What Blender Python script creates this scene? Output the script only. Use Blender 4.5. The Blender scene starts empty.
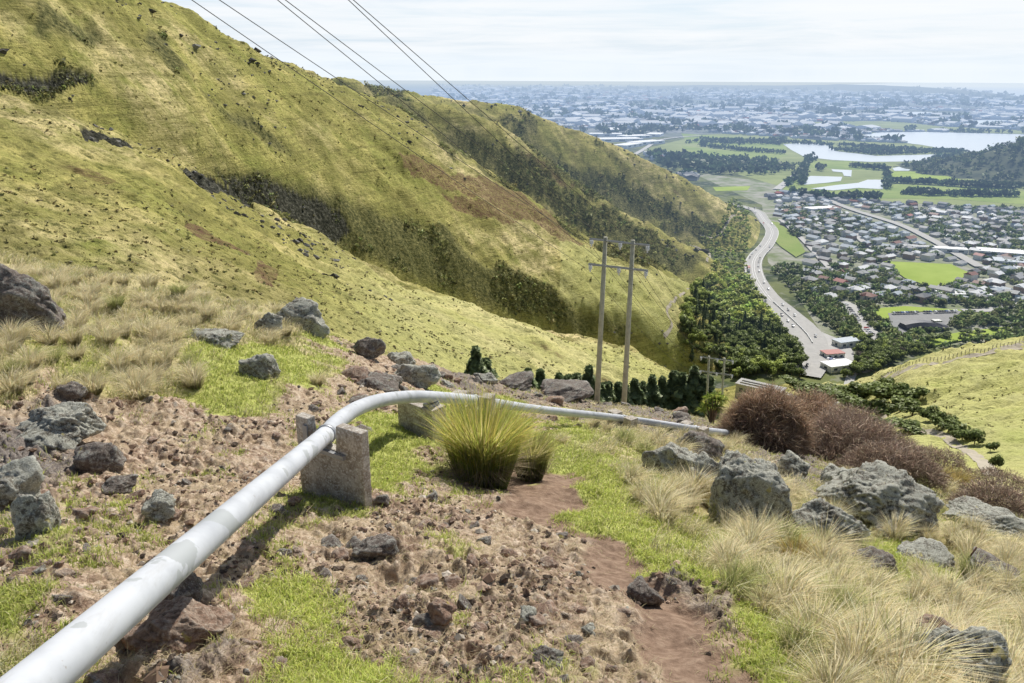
import bpy, math, random
import numpy as np
from mathutils import Vector, Matrix, Euler
random.seed(7)
RNG = np.random.default_rng(7)
scene = bpy.context.scene
col = scene.collection
# ------------------------------------------------------------------ camera
W, H = 1024, 683
F = 796.0
EZ = 200.0                       # the eye is 200 m above the plain
PITCH = math.radians(18.4)
ROLL = math.radians(0.25)
cam_d = bpy.data.cameras.new('camera'); cam = bpy.data.objects.new('camera', cam_d); col.objects.link(cam)
cam_d.sensor_width = 36.0; cam_d.lens = F / W * 36.0
cam_d.clip_start = 0.05; cam_d.clip_end = 200000
RM = (Euler((math.pi/2 - PITCH, 0, 0)).to_matrix() @ Matrix.Rotation(ROLL, 3, 'Z'))
cam.matrix_world = Matrix.Translation((0, 0, EZ)) @ RM.to_4x4()
scene.camera = cam
R = np.array(RM)
def ray(px, py):
    d = R @ np.array([(px-W/2)/F, (H/2-py)/F, -1.0])
    return d / math.hypot(d[0], d[1])          # unit horizontal length
def project(x, y, z):
    v = np.stack([x, y, z-EZ], -1) @ R
    d = np.maximum(-v[..., 2], 1e-3)
    return W/2 + v[..., 0]/d*F, H/2 - v[..., 1]/d*F
# ------------------------------------------------------------------ noise
def _h(i, j, s):
    n = (i.astype(np.int64)*374761393 + j.astype(np.int64)*668265263 + s*974711) & 0x7fffffff
    n = ((n ^ (n >> 13))*1274126177) & 0x7fffffff
    return ((n ^ (n >> 16)) & 0xffff)/65535.0
def vnoise(x, y, s=0):
    i = np.floor(x); j = np.floor(y); u = x-i; v = y-j
    u = u*u*u*(u*(u*6-15)+10); v = v*v*v*(v*(v*6-15)+10)
    a = _h(i, j, s); b = _h(i+1, j, s); c = _h(i, j+1, s); d = _h(i+1, j+1, s)
    return (a*(1-u)+b*u)*(1-v) + (c*(1-u)+d*u)*v
def fbm(x, y, o=4, s=0, g=0.5, l=2.03):
    r = 0; a = 1; t = 0
    for k in range(o):
        r = r + a*vnoise(x + 17.3*k, y - 9.1*k, s+k); t += a; a *= g; x = x*l; y = y*l
    return r/t
def ridged(x, y, o=3, s=0):
    r = 0; a = 1; t = 0
    for k in range(o):
        r = r + a*(1-np.abs(2*vnoise(x, y, s+k)-1)); t += a; a *= .5; x = x*2.1+3; y = y*2.1+5
    return r/t
def worley(x, y, s=0):
    i = np.floor(x); j = np.floor(y); best = np.full(x.shape, 9.0)
    for a in (-1, 0, 1):
        for b in (-1, 0, 1):
            ox = _h(i+a, j+b, s)+a+i; oy = _h(i+a, j+b, s+5)+b+j
            best = np.minimum(best, (ox-x)**2+(oy-y)**2)
    return np.sqrt(best)
def sstep(a, b, x):
    t = np.clip((x-a)/(b-a), 0, 1); return t*t*(3-2*t)
# ------------------------------------------------------------------ terrain from surveyed ridge, gully and edge lines
def feat(pts):
    az = []; S = []; lr = []
    for px, py, r in pts:
        d = ray(px, py); az.append(math.atan2(d[0], d[1])); S.append(d[2]); lr.append(math.log(r))
    o = np.argsort(az); return np.array(az)[o], np.array(S)[o], np.array(lr)[o]
AZMAX = math.radians(52)
EH = 1.9                          # eye above the slope
def lines(az):
    """knots (log r, slope) for an array of azimuths, near to far"""
    def ev(f):
        a, S, lr = f; return np.interp(az, a, lr), np.interp(az, a, S)
    def iv(xs, ys):
        a = [math.atan2(*ray(p, 300)[:2]) for p in xs]; return np.interp(az, a, ys)
    E = ev(feat([(-250,215,22),(0,264,25),(130,287,24),(200,299,23),(270,316,22),(330,338,22),(400,360,24),(440,372,27),(480,381,32),(540,394,42),(600,405,54),(660,412,60),(720,424,62),(760,434,64),(820,446,68),(880,458,74),(940,474,80),(1024,498,84),(1300,560,84)]))
    M0 = ev(feat([(-250,180,110),(0,205,115),(150,240,115),(300,292,130),(400,325,150),(500,352,190),(600,377,235),(660,392,270),(700,402,330),(740,410,400),(780,412,400),(820,415,370),(860,420,280),(900,430,220),(960,455,170),(1024,480,140),(1300,540,120)]))
    RA = ev(feat([(-250,20,240),(0,95,260),(60,112,270),(100,127,280),(160,150,290),(200,172,300),(250,208,315),(300,237,330),(345,262,345),(400,290,360),(480,314,390),(560,334,420),(640,354,450),(680,376,470),(720,390,485),(800,388,490),(850,384,465),(880,371,440),(900,364,430),(960,348,430),(1024,335,440),(1300,290,460)]))
    RB = ev(feat([(-250,-190,400),(0,-90,440),(100,-35,480),(155,0,500),(200,24,530),(250,52,560),(300,68,600),(340,86,620),(418,122,640),(473,166,650),(543,209,660),(590,236,665),(637,252,670),(692,291,680),(735,330,590)]))
    RC = ev(feat([(300,90,740),(400,99,760),(450,106,780),(485,116,800),(535,148,820),(575,185,830),(637,220,850),(707,252,860),(730,268,850)]))
    RD = ev(feat([(290,66,780),(350,80,850),(400,93,900),(440,97,950),(485,102,980),(520,110,1000),(560,125,1030),(600,142,1050),(640,160,1080),(700,190,1120),(733,208,1150),(746,219,1170)]))
    sn = iv([0, 300, 512, 750, 1024], [.25, .33, .35, .37, .40])
    K = []
    def add(lr, S): K.append((lr, S))
    for r, mix in ((.5, 0), (4, 0), (9, .12)):
        lr = np.full(az.shape, math.log(r)); eS = E[1] + EH/np.exp(E[0])
        add(lr, (-sn*(1-mix) + eS*mix) - EH/r)
    add(*E)
    global EDGE; EDGE = np.exp(E[0])
    d0 = iv([0, 400, 700, 850, 1024], [.10, .10, .06, .008, .004])
    w = .45
    add(E[0]*(1-w)+M0[0]*w, np.minimum(E[1], E[1]*.5+M0[1]*.5) - d0)
    add(*M0)
    m = .5
    add(M0[0]*.5+RA[0]*.5, M0[1]*.45+RA[1]*.55)
    right = iv([690, 770], [0, 1])            # 1 where the plain lies beyond
    rightA = iv([712, 745], [0, 1])
    low = lambda lr: -(EZ+4)/np.exp(lr)
    add(*RA)
    d1 = iv([0, 60, 130, 230, 330, 450, 640, 700], [.02, .02, .03, .07, .085, .06, .03, .006])
    lr = RA[0]+np.log(1.13); s = RA[1]-d1; add(lr, s*(1-rightA)+low(lr)*rightA)
    # lower face of B
    lr = RA[0]*.55+RB[0]*.45; s = RA[1]*.62+RB[1]*.38
    lr = np.maximum(lr, K[-1][0]+.03); add(lr, s*(1-rightA)+low(lr)*rightA)
    rB = iv([706, 738], [0, 1])
    def rt(lr, S, t): 
        lr = np.maximum(lr, K[-1][0]+.03); add(lr, S*(1-t)+low(lr)*t)
    rt(RB[0], RB[1], rB)
    dB = iv([0, 300, 360, 430, 520, 692, 740], [.10, .06, .01, .035, .04, .012, .01])
    rt(RB[0]+.10, np.maximum(RB[1]-dB, low(RB[0]+.10)), rB)
    cB = iv([0, 290, 320], [.12, .10, 0])
    rt(RC[0], RC[1]-cB*1.0, rB)
    dC = iv([300, 360, 420, 520, 707, 735], [.02, .01, .02, .035, .012, .01])
    rt(RC[0]+.10, np.maximum(RC[1]-cB-dC, low(RC[0]+.10)), rB)
    rt(RD[0], RD[1]-cB*1.2, iv([742, 756], [0, 1]))
    rt(RD[0]+.12, np.maximum(RD[1]-cB*1.2-.05, low(RD[0]+.12)), iv([742, 756], [0, 1]))
    rt(RD[0]+.25, low(RD[0]+.25), az*0)
    rt(np.full(az.shape, math.log(1800)), low(math.log(1800)), az*0)
    return K
LR0, LR1, NR = math.log(0.9), math.log(1600), 1660
NA = 1240
_az = np.linspace(-AZMAX, AZMAX, NA); _lr = np.linspace(LR0, LR1, NR)
def gsm(a, k):
    w = np.exp(-np.linspace(-2, 2, 2*k+1)**2); w /= w.sum()
    return np.convolve(np.pad(a, k, mode='edge'), w, 'valid')
def build_height():
    K = lines(_az)
    X = np.array([gsm(k[0], 10) for k in K]); Q = np.array([gsm(k[1], 10) + EH*np.exp(-gsm(k[0], 10)) for k in K])
    h = np.diff(X, axis=0); d = np.diff(Q, axis=0)/h
    n = len(K); m = np.zeros_like(Q)
    for i in range(1, n-1):
        w1 = 2*h[i]+h[i-1]; w2 = h[i]+2*h[i-1]
        ok = d[i-1]*d[i] > 0
        with np.errstate(all='ignore'):
            v = (w1+w2)/(w1/d[i-1]+w2/d[i])
        m[i] = np.where(ok, v, 0)
    m[-1] = d[-1]
    out = np.zeros((NA, NR))
    for i in range(n-1):
        t = (_lr[None, :]-X[i][:, None])/h[i][:, None]
        sel = (t >= 0) & (t <= 1) if i else (t <= 1)
        t = np.clip(t, 0, 1)
        v = ((2*t**3-3*t**2+1)*Q[i][:, None] + (t**3-2*t**2+t)*(h[i]*m[i])[:, None]
             + (-2*t**3+3*t**2)*Q[i+1][:, None] + (t**3-t**2)*(h[i]*m[i+1])[:, None])
        out = np.where(sel, v, out)
    r = np.exp(_lr)[None, :]
    return EZ + out*r - EH
BASE = build_height()
def grid_sample(G, x, y):
    az = np.arctan2(x, y); lr = np.log(np.maximum(np.hypot(x, y), .9))
    u = np.clip((az+AZMAX)/(2*AZMAX)*(NA-1), 0, NA-1.001); v = np.clip((lr-LR0)/(LR1-LR0)*(NR-1), 0, NR-1.001)
    i = u.astype(int); j = v.astype(int); u = u-i; v = v-j
    return (G[i, j]*(1-u)+G[i+1, j]*u)*(1-v) + (G[i, j+1]*(1-u)+G[i+1, j+1]*u)*v
_rr = np.exp(_lr)[None, :]
GX = np.sin(_az)[:, None]*_rr; GY = np.cos(_az)[:, None]*_rr
GPX, GPY = project(GX, GY, BASE)
# ---- ground cover survey: one letter per 32 x 20 px cell of the foreground
COVER = {260:'ddddddddddddmmmmdddddddddddddddd',
280:'ydddddddddddmmmmdddddddddddddddd',
300:'ydyddddddddmmmmmyyyyyyyyyyyyyyyy',
320:'yyyyddydddmmmmmmyyyyyyyyyyyyyyyy',
340:'dyyyddggggmmmssmdyyyyyyyyyyyyyyy',
360:'dyyydyggggysssrryyydddyyyyyyyyyy',
380:'dsydyygggymssmrsrrrddddyyyyyyyyy',
400:'srsssssmysssggggmsrrrrdydddddyyy',
420:'rrssssmsssmgggggggydrrrdsrggyyyy',
440:'rrrssssssmmggggpggyydddrryyyyydd',
460:'rrmsmsmssmgggmmppggyyddyrryygydd',
480:'rsmsmssssmggmsmpppgyyddddryggydy',
500:'mmsmmssssmmsssssppggyydddyyggddd',
520:'msmmmsssmmsssmsssppgyyydddyggddd',
540:'mmmsmsssmsssssmsssppggyddddgyddy',
560:'smmmssssmmssssssssppggyydddyggdd',
580:'gsmmsssmggmsssssssspprgydddygydd',
600:'ggmmsssmggmsssmssssspprydddddydd',
620:'gmmsssssmmmssssmssssppmgyddddydd',
640:'mmmsssrsmmmsssssmmsspppggdddddyd',
660:'ymmssrssmggmmssmmmmssppgyydddddd',
680:'ymmssrssmgggmmmmmmmsspppgydddddd'}
_keys = sorted(COVER)
_wt = {'s':(1,.0,.02,0,0),'m':(.65,.40,.12,0,0),'g':(.05,1,.06,0,0),'y':(.03,.65,.5,0,0),'d':(.08,.22,1,0,0),'p':(.15,0,.01,1,0),'r':(.85,.1,.12,0,1)}
CG = np.array([[_wt[c] for c in (COVER[k]+'d'*32)[:32]] for k in _keys], float)
def cover(px, py, x, y):
    wx = (fbm(x*1.1, y*1.1, 4, 3)-.5); wy = (fbm(x*1.1+40, y*1.1, 4, 9)-.5)
    px = px + wx*90; py = py + wy*60
    u = np.clip(px/32-.5, 0, 30.999); v = np.clip((py-_keys[0])/20-.5, 0, len(_keys)-1.001)
    i = u.astype(int); j = v.astype(int); fu = (u-i)[..., None]; fv = (v-j)[..., None]
    c = (CG[j, i]*(1-fu)+CG[j, i+1]*fu)*(1-fv) + (CG[j+1, i]*(1-fu)+CG[j+1, i+1]*fu)*fv
    return c
print('z edges', BASE.min(), BASE.max())
def inside(px, py, poly):
    c = np.zeros(np.shape(px), bool); n = len(poly)
    for k in range(n):
        x0, y0 = poly[k]; x1, y1 = poly[(k+1) % n]
        if y0 == y1: continue
        c ^= ((y0 > py) != (y1 > py)) & (px < (x1-x0)*(py-y0)/(y1-y0)+x0)
    return c
def crop(pts, ox=340, oy=80, s=.391): return [(ox+x*s, oy+y*s) for x, y in pts]
SCRUB = [[(205,165),(262,176),(330,200),(345,209),(418,225),(469,256),(512,275),(551,287),(590,312),(650,345),(590,332),(516,314),(457,297),(399,276),(340,248),(290,232),(240,198)],
 crop([(225,120),(330,140),(460,180),(545,230),(600,300),(700,335),(770,390),(900,430),(935,465),(830,492),(700,425),(600,390),(500,310),(380,250),(270,185)]),
 crop([(380,80),(490,110),(500,165),(600,215),(730,255),(830,315),(900,345),(975,380),(900,410),(800,372),(700,325),(600,265),(520,205),(450,130)]),
 crop([(0,-30),(60,-40),(140,20),(230,90),(200,110),(100,40)]),
 [(40,15),(90,20),(105,38),(70,45),(30,35)], [(0,65),(60,70),(95,78),(90,88),(0,85)],[(150,28),(165,30),(170,50),(200,80),(180,75),(150,45)],
 [(195,85),(220,100),(260,130),(300,160),(280,155),(230,120)]]
CLIFF = [[(215,170),(262,178),(300,196),(340,214),(352,238),(330,244),(290,226),(240,198)], [(0,66),(60,70),(92,77),(88,86),(0,84)],[(80,140),(130,148),(150,156),(135,160),(85,150)],[(180,168),(215,178),(265,212),(250,212),(200,190)]]
FOREST = [(733,198),(748,215),(750,235),(744,262),(752,290),(770,318),(786,338),(800,362),(800,378),(770,374),(740,380),(690,362),(680,330),(692,300),(700,285),(716,262),(700,240),(720,225)]
def scrubmask(px, py, x, y):
    wx = (fbm(x*.05, y*.05, 4, 13)-.5)*26; wy = (fbm(x*.05+30, y*.05, 4, 19)-.5)*22
    m = np.zeros(px.shape)
    for p in SCRUB: m = np.maximum(m, inside(px+wx, py+wy, p))
    return m
# ------------------------------------------------------------------ materials
SUN_AZ = math.radians(24); SUN_EL = math.radians(46)
HAZE = (.40, .60, .93, 1)
def new_mat(name):
    m = bpy.data.materials.new(name); m.use_nodes = True
    nt = m.node_tree; nt.nodes.clear(); return m, nt
class N:
    def __init__(s, nt): s.nt = nt
    def __call__(s, typ, **kw):
        n = s.nt.nodes.new('ShaderNode'+typ)
        for k, v in kw.items():
            if k == 'ins':
                for a, b in v.items():
                    if isinstance(b, bpy.types.NodeSocket): s.nt.links.new(b, n.inputs[a])
                    else: n.inputs[a].default_value = b
            else: setattr(n, k, v)
        return n
    def mix(s, f, a, b, mode='MIX'):
        n = s.nt.nodes.new('ShaderNodeMix'); n.data_type = 'RGBA'; n.blend_type = mode
        for i, v in ((0, f), (6, a), (7, b)):
            if isinstance(v, bpy.types.NodeSocket): s.nt.links.new(v, n.inputs[i])
            else: n.inputs[i].default_value = (v if i == 0 else tuple(v)+(1,)*(4-len(v)))
        return n.outputs[2]
    def math(s, op, a, b=0.0, c=0.0, clamp=False):
        n = s.nt.nodes.new('ShaderNodeMath'); n.operation = op; n.use_clamp = clamp
        for i, v in ((0, a), (1, b), (2, c)):
            if isinstance(v, bpy.types.NodeSocket): s.nt.links.new(v, n.inputs[i])
            else: n.inputs[i].default_value = v
        return n.outputs[0]
    def ramp(s, f, stops):
        n = s.nt.nodes.new('ShaderNodeValToRGB'); s.nt.links.new(f, n.inputs[0])
        e = n.color_ramp.elements
        while len(e) < len(stops): e.new(.5)
        for q, (p, c) in zip(e, stops):
            q.position = p; q.color = (tuple(c)+(1,))[:4] if hasattr(c, '__len__') else (c, c, c, 1)
        return n.outputs[0]
    def noise(s, vec, scale, detail=4, rough=.55, dist=0.0, out=0):
        n = s.nt.nodes.new('ShaderNodeTexNoise'); n.inputs['Scale'].default_value = scale
        n.inputs['Detail'].default_value = detail; n.inputs['Roughness'].default_value = rough; n.inputs['Distortion'].default_value = dist
        if vec is not None: s.nt.links.new(vec, n.inputs['Vector'])
        return n.outputs[out]
    def attr(s, name, out='Fac'):
        n = s.nt.nodes.new('ShaderNodeAttribute'); n.attribute_name = name; return n.outputs[out]
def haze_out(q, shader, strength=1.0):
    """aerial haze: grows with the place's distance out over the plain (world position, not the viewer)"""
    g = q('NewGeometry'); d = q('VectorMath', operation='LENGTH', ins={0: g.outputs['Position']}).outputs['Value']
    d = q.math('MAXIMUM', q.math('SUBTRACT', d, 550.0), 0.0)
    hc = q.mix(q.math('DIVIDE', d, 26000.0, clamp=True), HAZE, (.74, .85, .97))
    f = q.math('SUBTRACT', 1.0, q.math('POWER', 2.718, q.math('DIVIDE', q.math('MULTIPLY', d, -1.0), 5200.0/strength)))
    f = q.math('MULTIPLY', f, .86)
    e = q('Emission', ins={'Color': hc, 'Strength': .92})  # haze is painted into each material as a pale blue glow
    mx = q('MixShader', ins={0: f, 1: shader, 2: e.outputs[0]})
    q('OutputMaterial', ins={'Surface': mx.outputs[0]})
def simple(name, c, rough=.7, metal=0.0, haze=False, var=0.0, vscale=8.0, bump=0.0, spec=.3):
    m, nt = new_mat(name); q = N(nt)
    tc = q('TexCoord').outputs['Object']
    cc = tuple(c)+(1,)
    b = q('BsdfPrincipled', ins={'Roughness': rough, 'Metallic': metal, 'Base Color': cc, 'Specular IOR Level': spec})
    if var:
        n = q.noise(tc, vscale, 5, .6)
        cl = q.mix(q.math('MULTIPLY_ADD', n, 2.0, -.5, clamp=True), [v*(1-var) for v in c], [min(1, v*(1+var)) for v in c])
        nt.links.new(cl, b.inputs['Base Color'])
    if bump:
        bn = q('Bump', ins={'Strength': bump, 'Distance': .02, 'Height': q.noise(tc, vscale*4, 5, .6)}); nt.links.new(bn.outputs[0], b.inputs['Normal'])
    if haze: haze_out(q, b.outputs[0])
    else: q('OutputMaterial', ins={'Surface': b.outputs[0]})
    return m
def leafmat(name, trans=.35, haze=False, rough=.6, up=.8):
    """vertex coloured foliage that lets some light through"""
    m, nt = new_mat(name); q = N(nt)
    c = q.attr('col', 'Color')
    nn = q('VectorMath', operation='NORMALIZE', ins={0: q('VectorMath', operation='MULTIPLY_ADD', ins={0: q('NewGeometry').outputs['Normal'], 1: (1-up*.7,)*3, 2: (0, 0, up)}).outputs[0]}).outputs[0]
    d = q('BsdfDiffuse', ins={'Color': c, 'Normal': nn}); t = q('BsdfTranslucent', ins={'Color': c})
    mx = q('MixShader', ins={0: trans, 1: d.outputs[0], 2: t.outputs[0]})
    g = q('BsdfGlossy', ins={'Roughness': rough, 'Color': (.9, .9, .8, 1)})
    mx2 = q('MixShader', ins={0: .03, 1: mx.outputs[0], 2: g.outputs[0]})
    if haze: haze_out(q, mx2.outputs[0])
    else: q('OutputMaterial', ins={'Surface': mx2.outputs[0]})
    return m
# ------------------------------------------------------------------ mesh helpers
def mesh_np(name, V, quads=None, tris=None, mats=(), cols=None, smooth=False, attrs=None, matidx=None):
    me = bpy.data.meshes.new(name)
    V = np.asarray(V, np.float32); me.vertices.add(len(V)); me.vertices.foreach_set('co', V.ravel())
    q = np.zeros((0, 4), np.int32) if quads is None else np.asarray(quads, np.int32).reshape(-1, 4)
    t = np.zeros((0, 3), np.int32) if tris is None else np.asarray(tris, np.int32).reshape(-1, 3)
    me.loops.add(q.size+t.size); me.loops.foreach_set('vertex_index', np.concatenate([q.ravel(), t.ravel()]))
    st = np.concatenate([np.arange(len(q))*4, q.size+np.arange(len(t))*3]).astype(np.int32)
    me.polygons.add(len(st)); me.polygons.foreach_set('loop_start', st)
    try: me.polygons.foreach_set('loop_total', np.concatenate([np.full(len(q), 4), np.full(len(t), 3)]).astype(np.int32))
    except Exception: pass
    me.polygons.foreach_set('use_smooth', np.full(len(st), smooth))
    if matidx is not None: me.polygons.foreach_set('material_index', np.asarray(matidx, np.int32))
    me.update(calc_edges=True)
    if cols is not None:
        a = me.color_attributes.new('col', 'FLOAT_COLOR', 'POINT')
        c = np.ones((len(V), 4), np.float32); c[:, :3] = cols; a.data.foreach_set('color', c.ravel())
    for k, v in (attrs or {}).items():
        a = me.attributes.new(k, 'FLOAT', 'POINT'); a.data.foreach_set('value', np.asarray(v, np.float32).ravel())
    for m in mats: me.materials.append(m)
    return me
def link(name, me, parent=None, loc=None, rot=None, scale=None):
    o = bpy.data.objects.new(name, me); col.objects.link(o)
    if parent is not None: o.parent = parent
    if loc is not None: o.location = loc
    if rot is not None: o.rotation_euler = rot
    if scale is not None: o.scale = scale if hasattr(scale, '__len__') else (scale,)*3
    return o
def tag(o, label=None, cat=None, group=None, kind=None):
    if label: o['label'] = label
    if cat: o['category'] = cat
    if group: o['group'] = group
    if kind: o['kind'] = kind
    return o
class MB:
    """collects simple solids into ONE mesh"""
    def __init__(s): s.V = []; s.F = []; s.M = []; s.n = 0
    def add(s, V, Fs, m=0):
        s.V += [tuple(v) for v in V]; s.F += [tuple(i+s.n for i in f) for f in Fs]; s.M += [m]*len(Fs); s.n += len(V); return s
    def box(s, c, d, rz=0, m=0, taper=1.0, rx=0, ry=0):
        e = Euler((rx, ry, rz)).to_matrix(); V = []
        for z in (-.5, .5):
            k = taper if z > 0 else 1
            for x, y in ((-.5, -.5), (.5, -.5), (.5, .5), (-.5, .5)):
                V.append(Vector(c)+e @ Vector((x*d[0]*k, y*d[1]*k, z*d[2])))
        return s.add(V, [(0,3,2,1),(4,5,6,7),(0,1,5,4),(1,2,6,5),(2,3,7,6),(3,0,4,7)], m)
    def tube(s, pts, rad, seg=10, m=0, cap=True):
        pts = [Vector(p) for p in pts]; n = len(pts)
        rad = rad if hasattr(rad, '__len__') else [rad]*n
        V = []; up = None
        for i, p in enumerate(pts):
            t = (pts[min(i+1, n-1)]-pts[max(i-1, 0)]).normalized()
            if up is None: up = t.orthogonal().normalized()
            up = (up - t*up.dot(t)).normalized(); b = t.cross(up)
            for k in range(seg):
                a = 2*math.pi*k/seg; V.append(p+(up*math.cos(a)+b*math.sin(a))*rad[i])
        Fs = [(i*seg+k, i*seg+(k+1) % seg, (i+1)*seg+(k+1) % seg, (i+1)*seg+k) for i in range(n-1) for k in range(seg)]
        if cap: Fs += [tuple(range(seg))[::-1], tuple((n-1)*seg+k for k in range(seg))]
        return s.add(V, Fs, m)
    def build(s, name, mats, parent=None, smooth=False, loc=None, rot=None):
        me = bpy.data.meshes.new(name); me.from_pydata(s.V, [], s.F)
        mats = mats if hasattr(mats, '__len__') else [mats]
        for m in mats: me.materials.append(m)
        me.polygons.foreach_set('material_index', s.M)
        if smooth:
            me.polygons.foreach_set('use_smooth', [len(f) == 4 for f in s.F])
        me.update(); return link(name, me, parent, loc, rot)
# ------------------------------------------------------------------ sky and sun
world = bpy.data.worlds.new('World'); scene.world = world; world.use_nodes = True
q = N(world.node_tree); world.node_tree.nodes.clear()
sky = q('TexSky', sky_type='NISHITA'); sky.sun_disc = False; sky.sun_elevation = SUN_EL; sky.sun_rotation = SUN_AZ
sky.altitude = 200; sky.air_density = 1.0; sky.dust_density = 1.5; sky.ozone_density = 1.0
tcg = q('TexCoord').outputs['Generated']
sp = q('SeparateXYZ', ins={0: tcg})
zc = q.math('MAXIMUM', sp.outputs[2], 0.012)
# cloud sheet: project the view direction onto a high flat layer so streaks flatten toward the horizon
pv = q('CombineXYZ', ins={0: q.math('DIVIDE', sp.outputs[0], q.math('ADD', zc, .05)), 1: q.math('DIVIDE', sp.outputs[1], q.math('ADD', zc, .05)), 2: 0.0})
n1 = q.noise(pv.outputs[0], .42, 8, .62, .6)
cl = q.ramp(n1, [(.40, 0.0), (.60, 1.0)])
# thin low bank of cloud above the horizon
bandv = q('CombineXYZ', ins={0: q.math('MULTIPLY', sp.outputs[0], 2.5), 1: q.math('MULTIPLY', sp.outputs[2], 60.0), 2: 0.0})
bn = q.noise(bandv.outputs[0], 1.0, 6, .6, .2)
cl2 = q.ramp(bn, [(.42, 0.0), (.58, 1.0)])
lowm = q.ramp(sp.outputs[2], [(.0, 1.0), (.10, .85), (.22, 0.12), (.4, .0)])
base = q.mix(q.math('MULTIPLY', lowm, .90), sky.outputs[0], (6.1, 7.1, 8.2))
c1 = q.mix(q.math('MULTIPLY', q.math('MULTIPLY', cl, .75, clamp=True), q.ramp(sp.outputs[2], [(.10, 1.0), (.32, .18), (.7, .06)])), base, (8.2, 8.4, 8.6))
c2 = q.mix(q.math('MULTIPLY', q.math('MULTIPLY', cl2, lowm), .75), c1, (8.2, 8.4, 8.6))
hz = q.ramp(sp.outputs[2], [(.0, 1.0), (.02, .8), (.035, 0.0)])
c3 = q.mix(q.math('MULTIPLY', hz, .7), c2, (7.4, 8.1, 8.7))
c3 = q.mix(q.ramp(sp.outputs[2], [(.22, 0.0), (.5, .30)]), c3, (0, 0, 0))
bg = q('Background', ins={'Color': c3, 'Strength': .118})
q('OutputWorld', ins={'Surface': bg.outputs[0]})
sl = bpy.data.lights.new('sun', 'SUN'); sl.energy = 5.0; sl.angle = math.radians(.53); sl.color = (1, .955, .87)
sun = bpy.data.objects.new('sun', sl); col.objects.link(sun)
sd = Vector((math.sin(SUN_AZ)*math.cos(SUN_EL), math.cos(SUN_AZ)*math.cos(SUN_EL), math.sin(SUN_EL)))
sun.rotation_euler = sd.to_track_quat('Z', 'Y').to_euler(); sun.location = (0, 0, 260)
scene.view_settings.view_transform = 'Standard'; scene.view_settings.look = 'None'
scene.view_settings.exposure = 0; scene.view_settings.gamma = 1
# ------------------------------------------------------------------ terrain meshes
def surf_disp():
    x, y = GX, GY; r = np.hypot(x, y)
    vis = (r < 130)
    c = cover(GPX, GPY, x, y)
    ks = c[..., 0]+.7*c[..., 4]
    near = 1-sstep(90, 130, r); near = near*(1-sstep(1.2, 1.6, r/EDGE[:, None]))
    d = (fbm(x*.35, y*.35, 3, 21)-.5)*.5*sstep(2, 12, r)*near
    d += (fbm(x*1.3, y*1.3, 3, 22)-.5)*(.22+.30*sstep(.5, 1, c[..., 2]))*near
    wo = np.where(r < 60, worley(x*6+2*fbm(x*3, y*3, 2, 5), y*6, 31), .5)
    wo2 = np.where(r < 40, worley(x*14+2*fbm(x*7, y*7, 2, 6), y*14, 33), .5)
    rub = (.55-wo)*.10*sstep(.45, .8, fbm(x*2.2, y*2.2, 3, 41)+.15) + (.5-wo2)*.035*sstep(.35, .6, fbm(x*4, y*4, 2, 43)) + (fbm(x*9, y*9, 4, 44)-.5)*.07
    d += (rub*1.35 - sstep(.60, .80, fbm(x*5, y*5, 3, 47))*.06)*ks*near*(1-.45*c[..., 3])
    d += ridged(x*1.6, y*1.6, 3, 50)*.12*c[..., 4]*near
    d -= c[..., 3]*.10*near
    er = EDGE[:, None]
    far = sstep(1.25, 3.0, r/er)
    hill = sstep(0, 8, BASE)
    d += far*hill*(sstep(60,300,r)*((fbm(x*.016, y*.016, 3, 60)-.5)*13 + (ridged(x*.035+y*.02, y*.035-x*.02, 3, 65)-.55)*6) + (fbm(x*.11, y*.11, 4, 61)-.5)*4.0*sstep(30,250,r) + (fbm(x*.5, y*.5, 3, 62)-.5)*1.1)
    # gully incisions across the slopes and rocky bluffs
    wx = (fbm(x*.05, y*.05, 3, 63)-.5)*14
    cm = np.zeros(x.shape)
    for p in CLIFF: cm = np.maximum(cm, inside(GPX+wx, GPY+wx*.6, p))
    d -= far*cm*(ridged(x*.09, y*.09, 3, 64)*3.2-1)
    return d, c, cm
DISP, COV, CLM = surf_disp()
HT = BASE + DISP
SCM = np.where(np.hypot(GX, GY) > 130, scrubmask(GPX, GPY, GX, GY), 0)
SCM *= (HT > 2)
for _ in range(2):                                   # soften the border
    SCM = (SCM + np.roll(SCM, 1, 0)+np.roll(SCM, -1, 0)+np.roll(SCM, 1, 1)+np.roll(SCM, -1, 1))/5
PALE = np.zeros(GX.shape)
PALE = np.maximum(PALE, sstep(770, 820, GPX))
PALE = np.maximum(PALE, .75*sstep(280, 420, GPX)*inside(GPX, GPY, [(200,150),(300,240),(345,265),(400,293),(480,317),(560,337),(640,357),(700,385),(740,420),(200,420)]))
PALE = np.maximum(PALE, .6*inside(GPX, GPY, [(560,230),(600,250),(700,290),(670,350),(560,300)]))
RED = np.zeros(GX.shape)
for p_ in ([(395,158),(420,160),(470,180),(520,200),(560,225),(585,245),(560,240),(500,215),(440,190),(400,175)], [(440,198),(470,205),(520,225),(500,228),(450,212)], [(180,232),(215,240),(250,256),(245,264),(200,250)], [(520,150),(545,165),(575,190),(560,188),(530,168)], [(255,270),(275,272),(280,292),(262,290)]):
    RED = np.maximum(RED, inside(GPX+(fbm(GX*.06, GY*.06, 3, 71)-.5)*22, GPY+(fbm(GX*.06, GY*.06, 3, 72)-.5)*16, p_))
def ground(x, y):
    x = np.asarray(x, float); y = np.asarray(y, float)
    return np.maximum(grid_sample(HT, x, y), 0.0)
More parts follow.
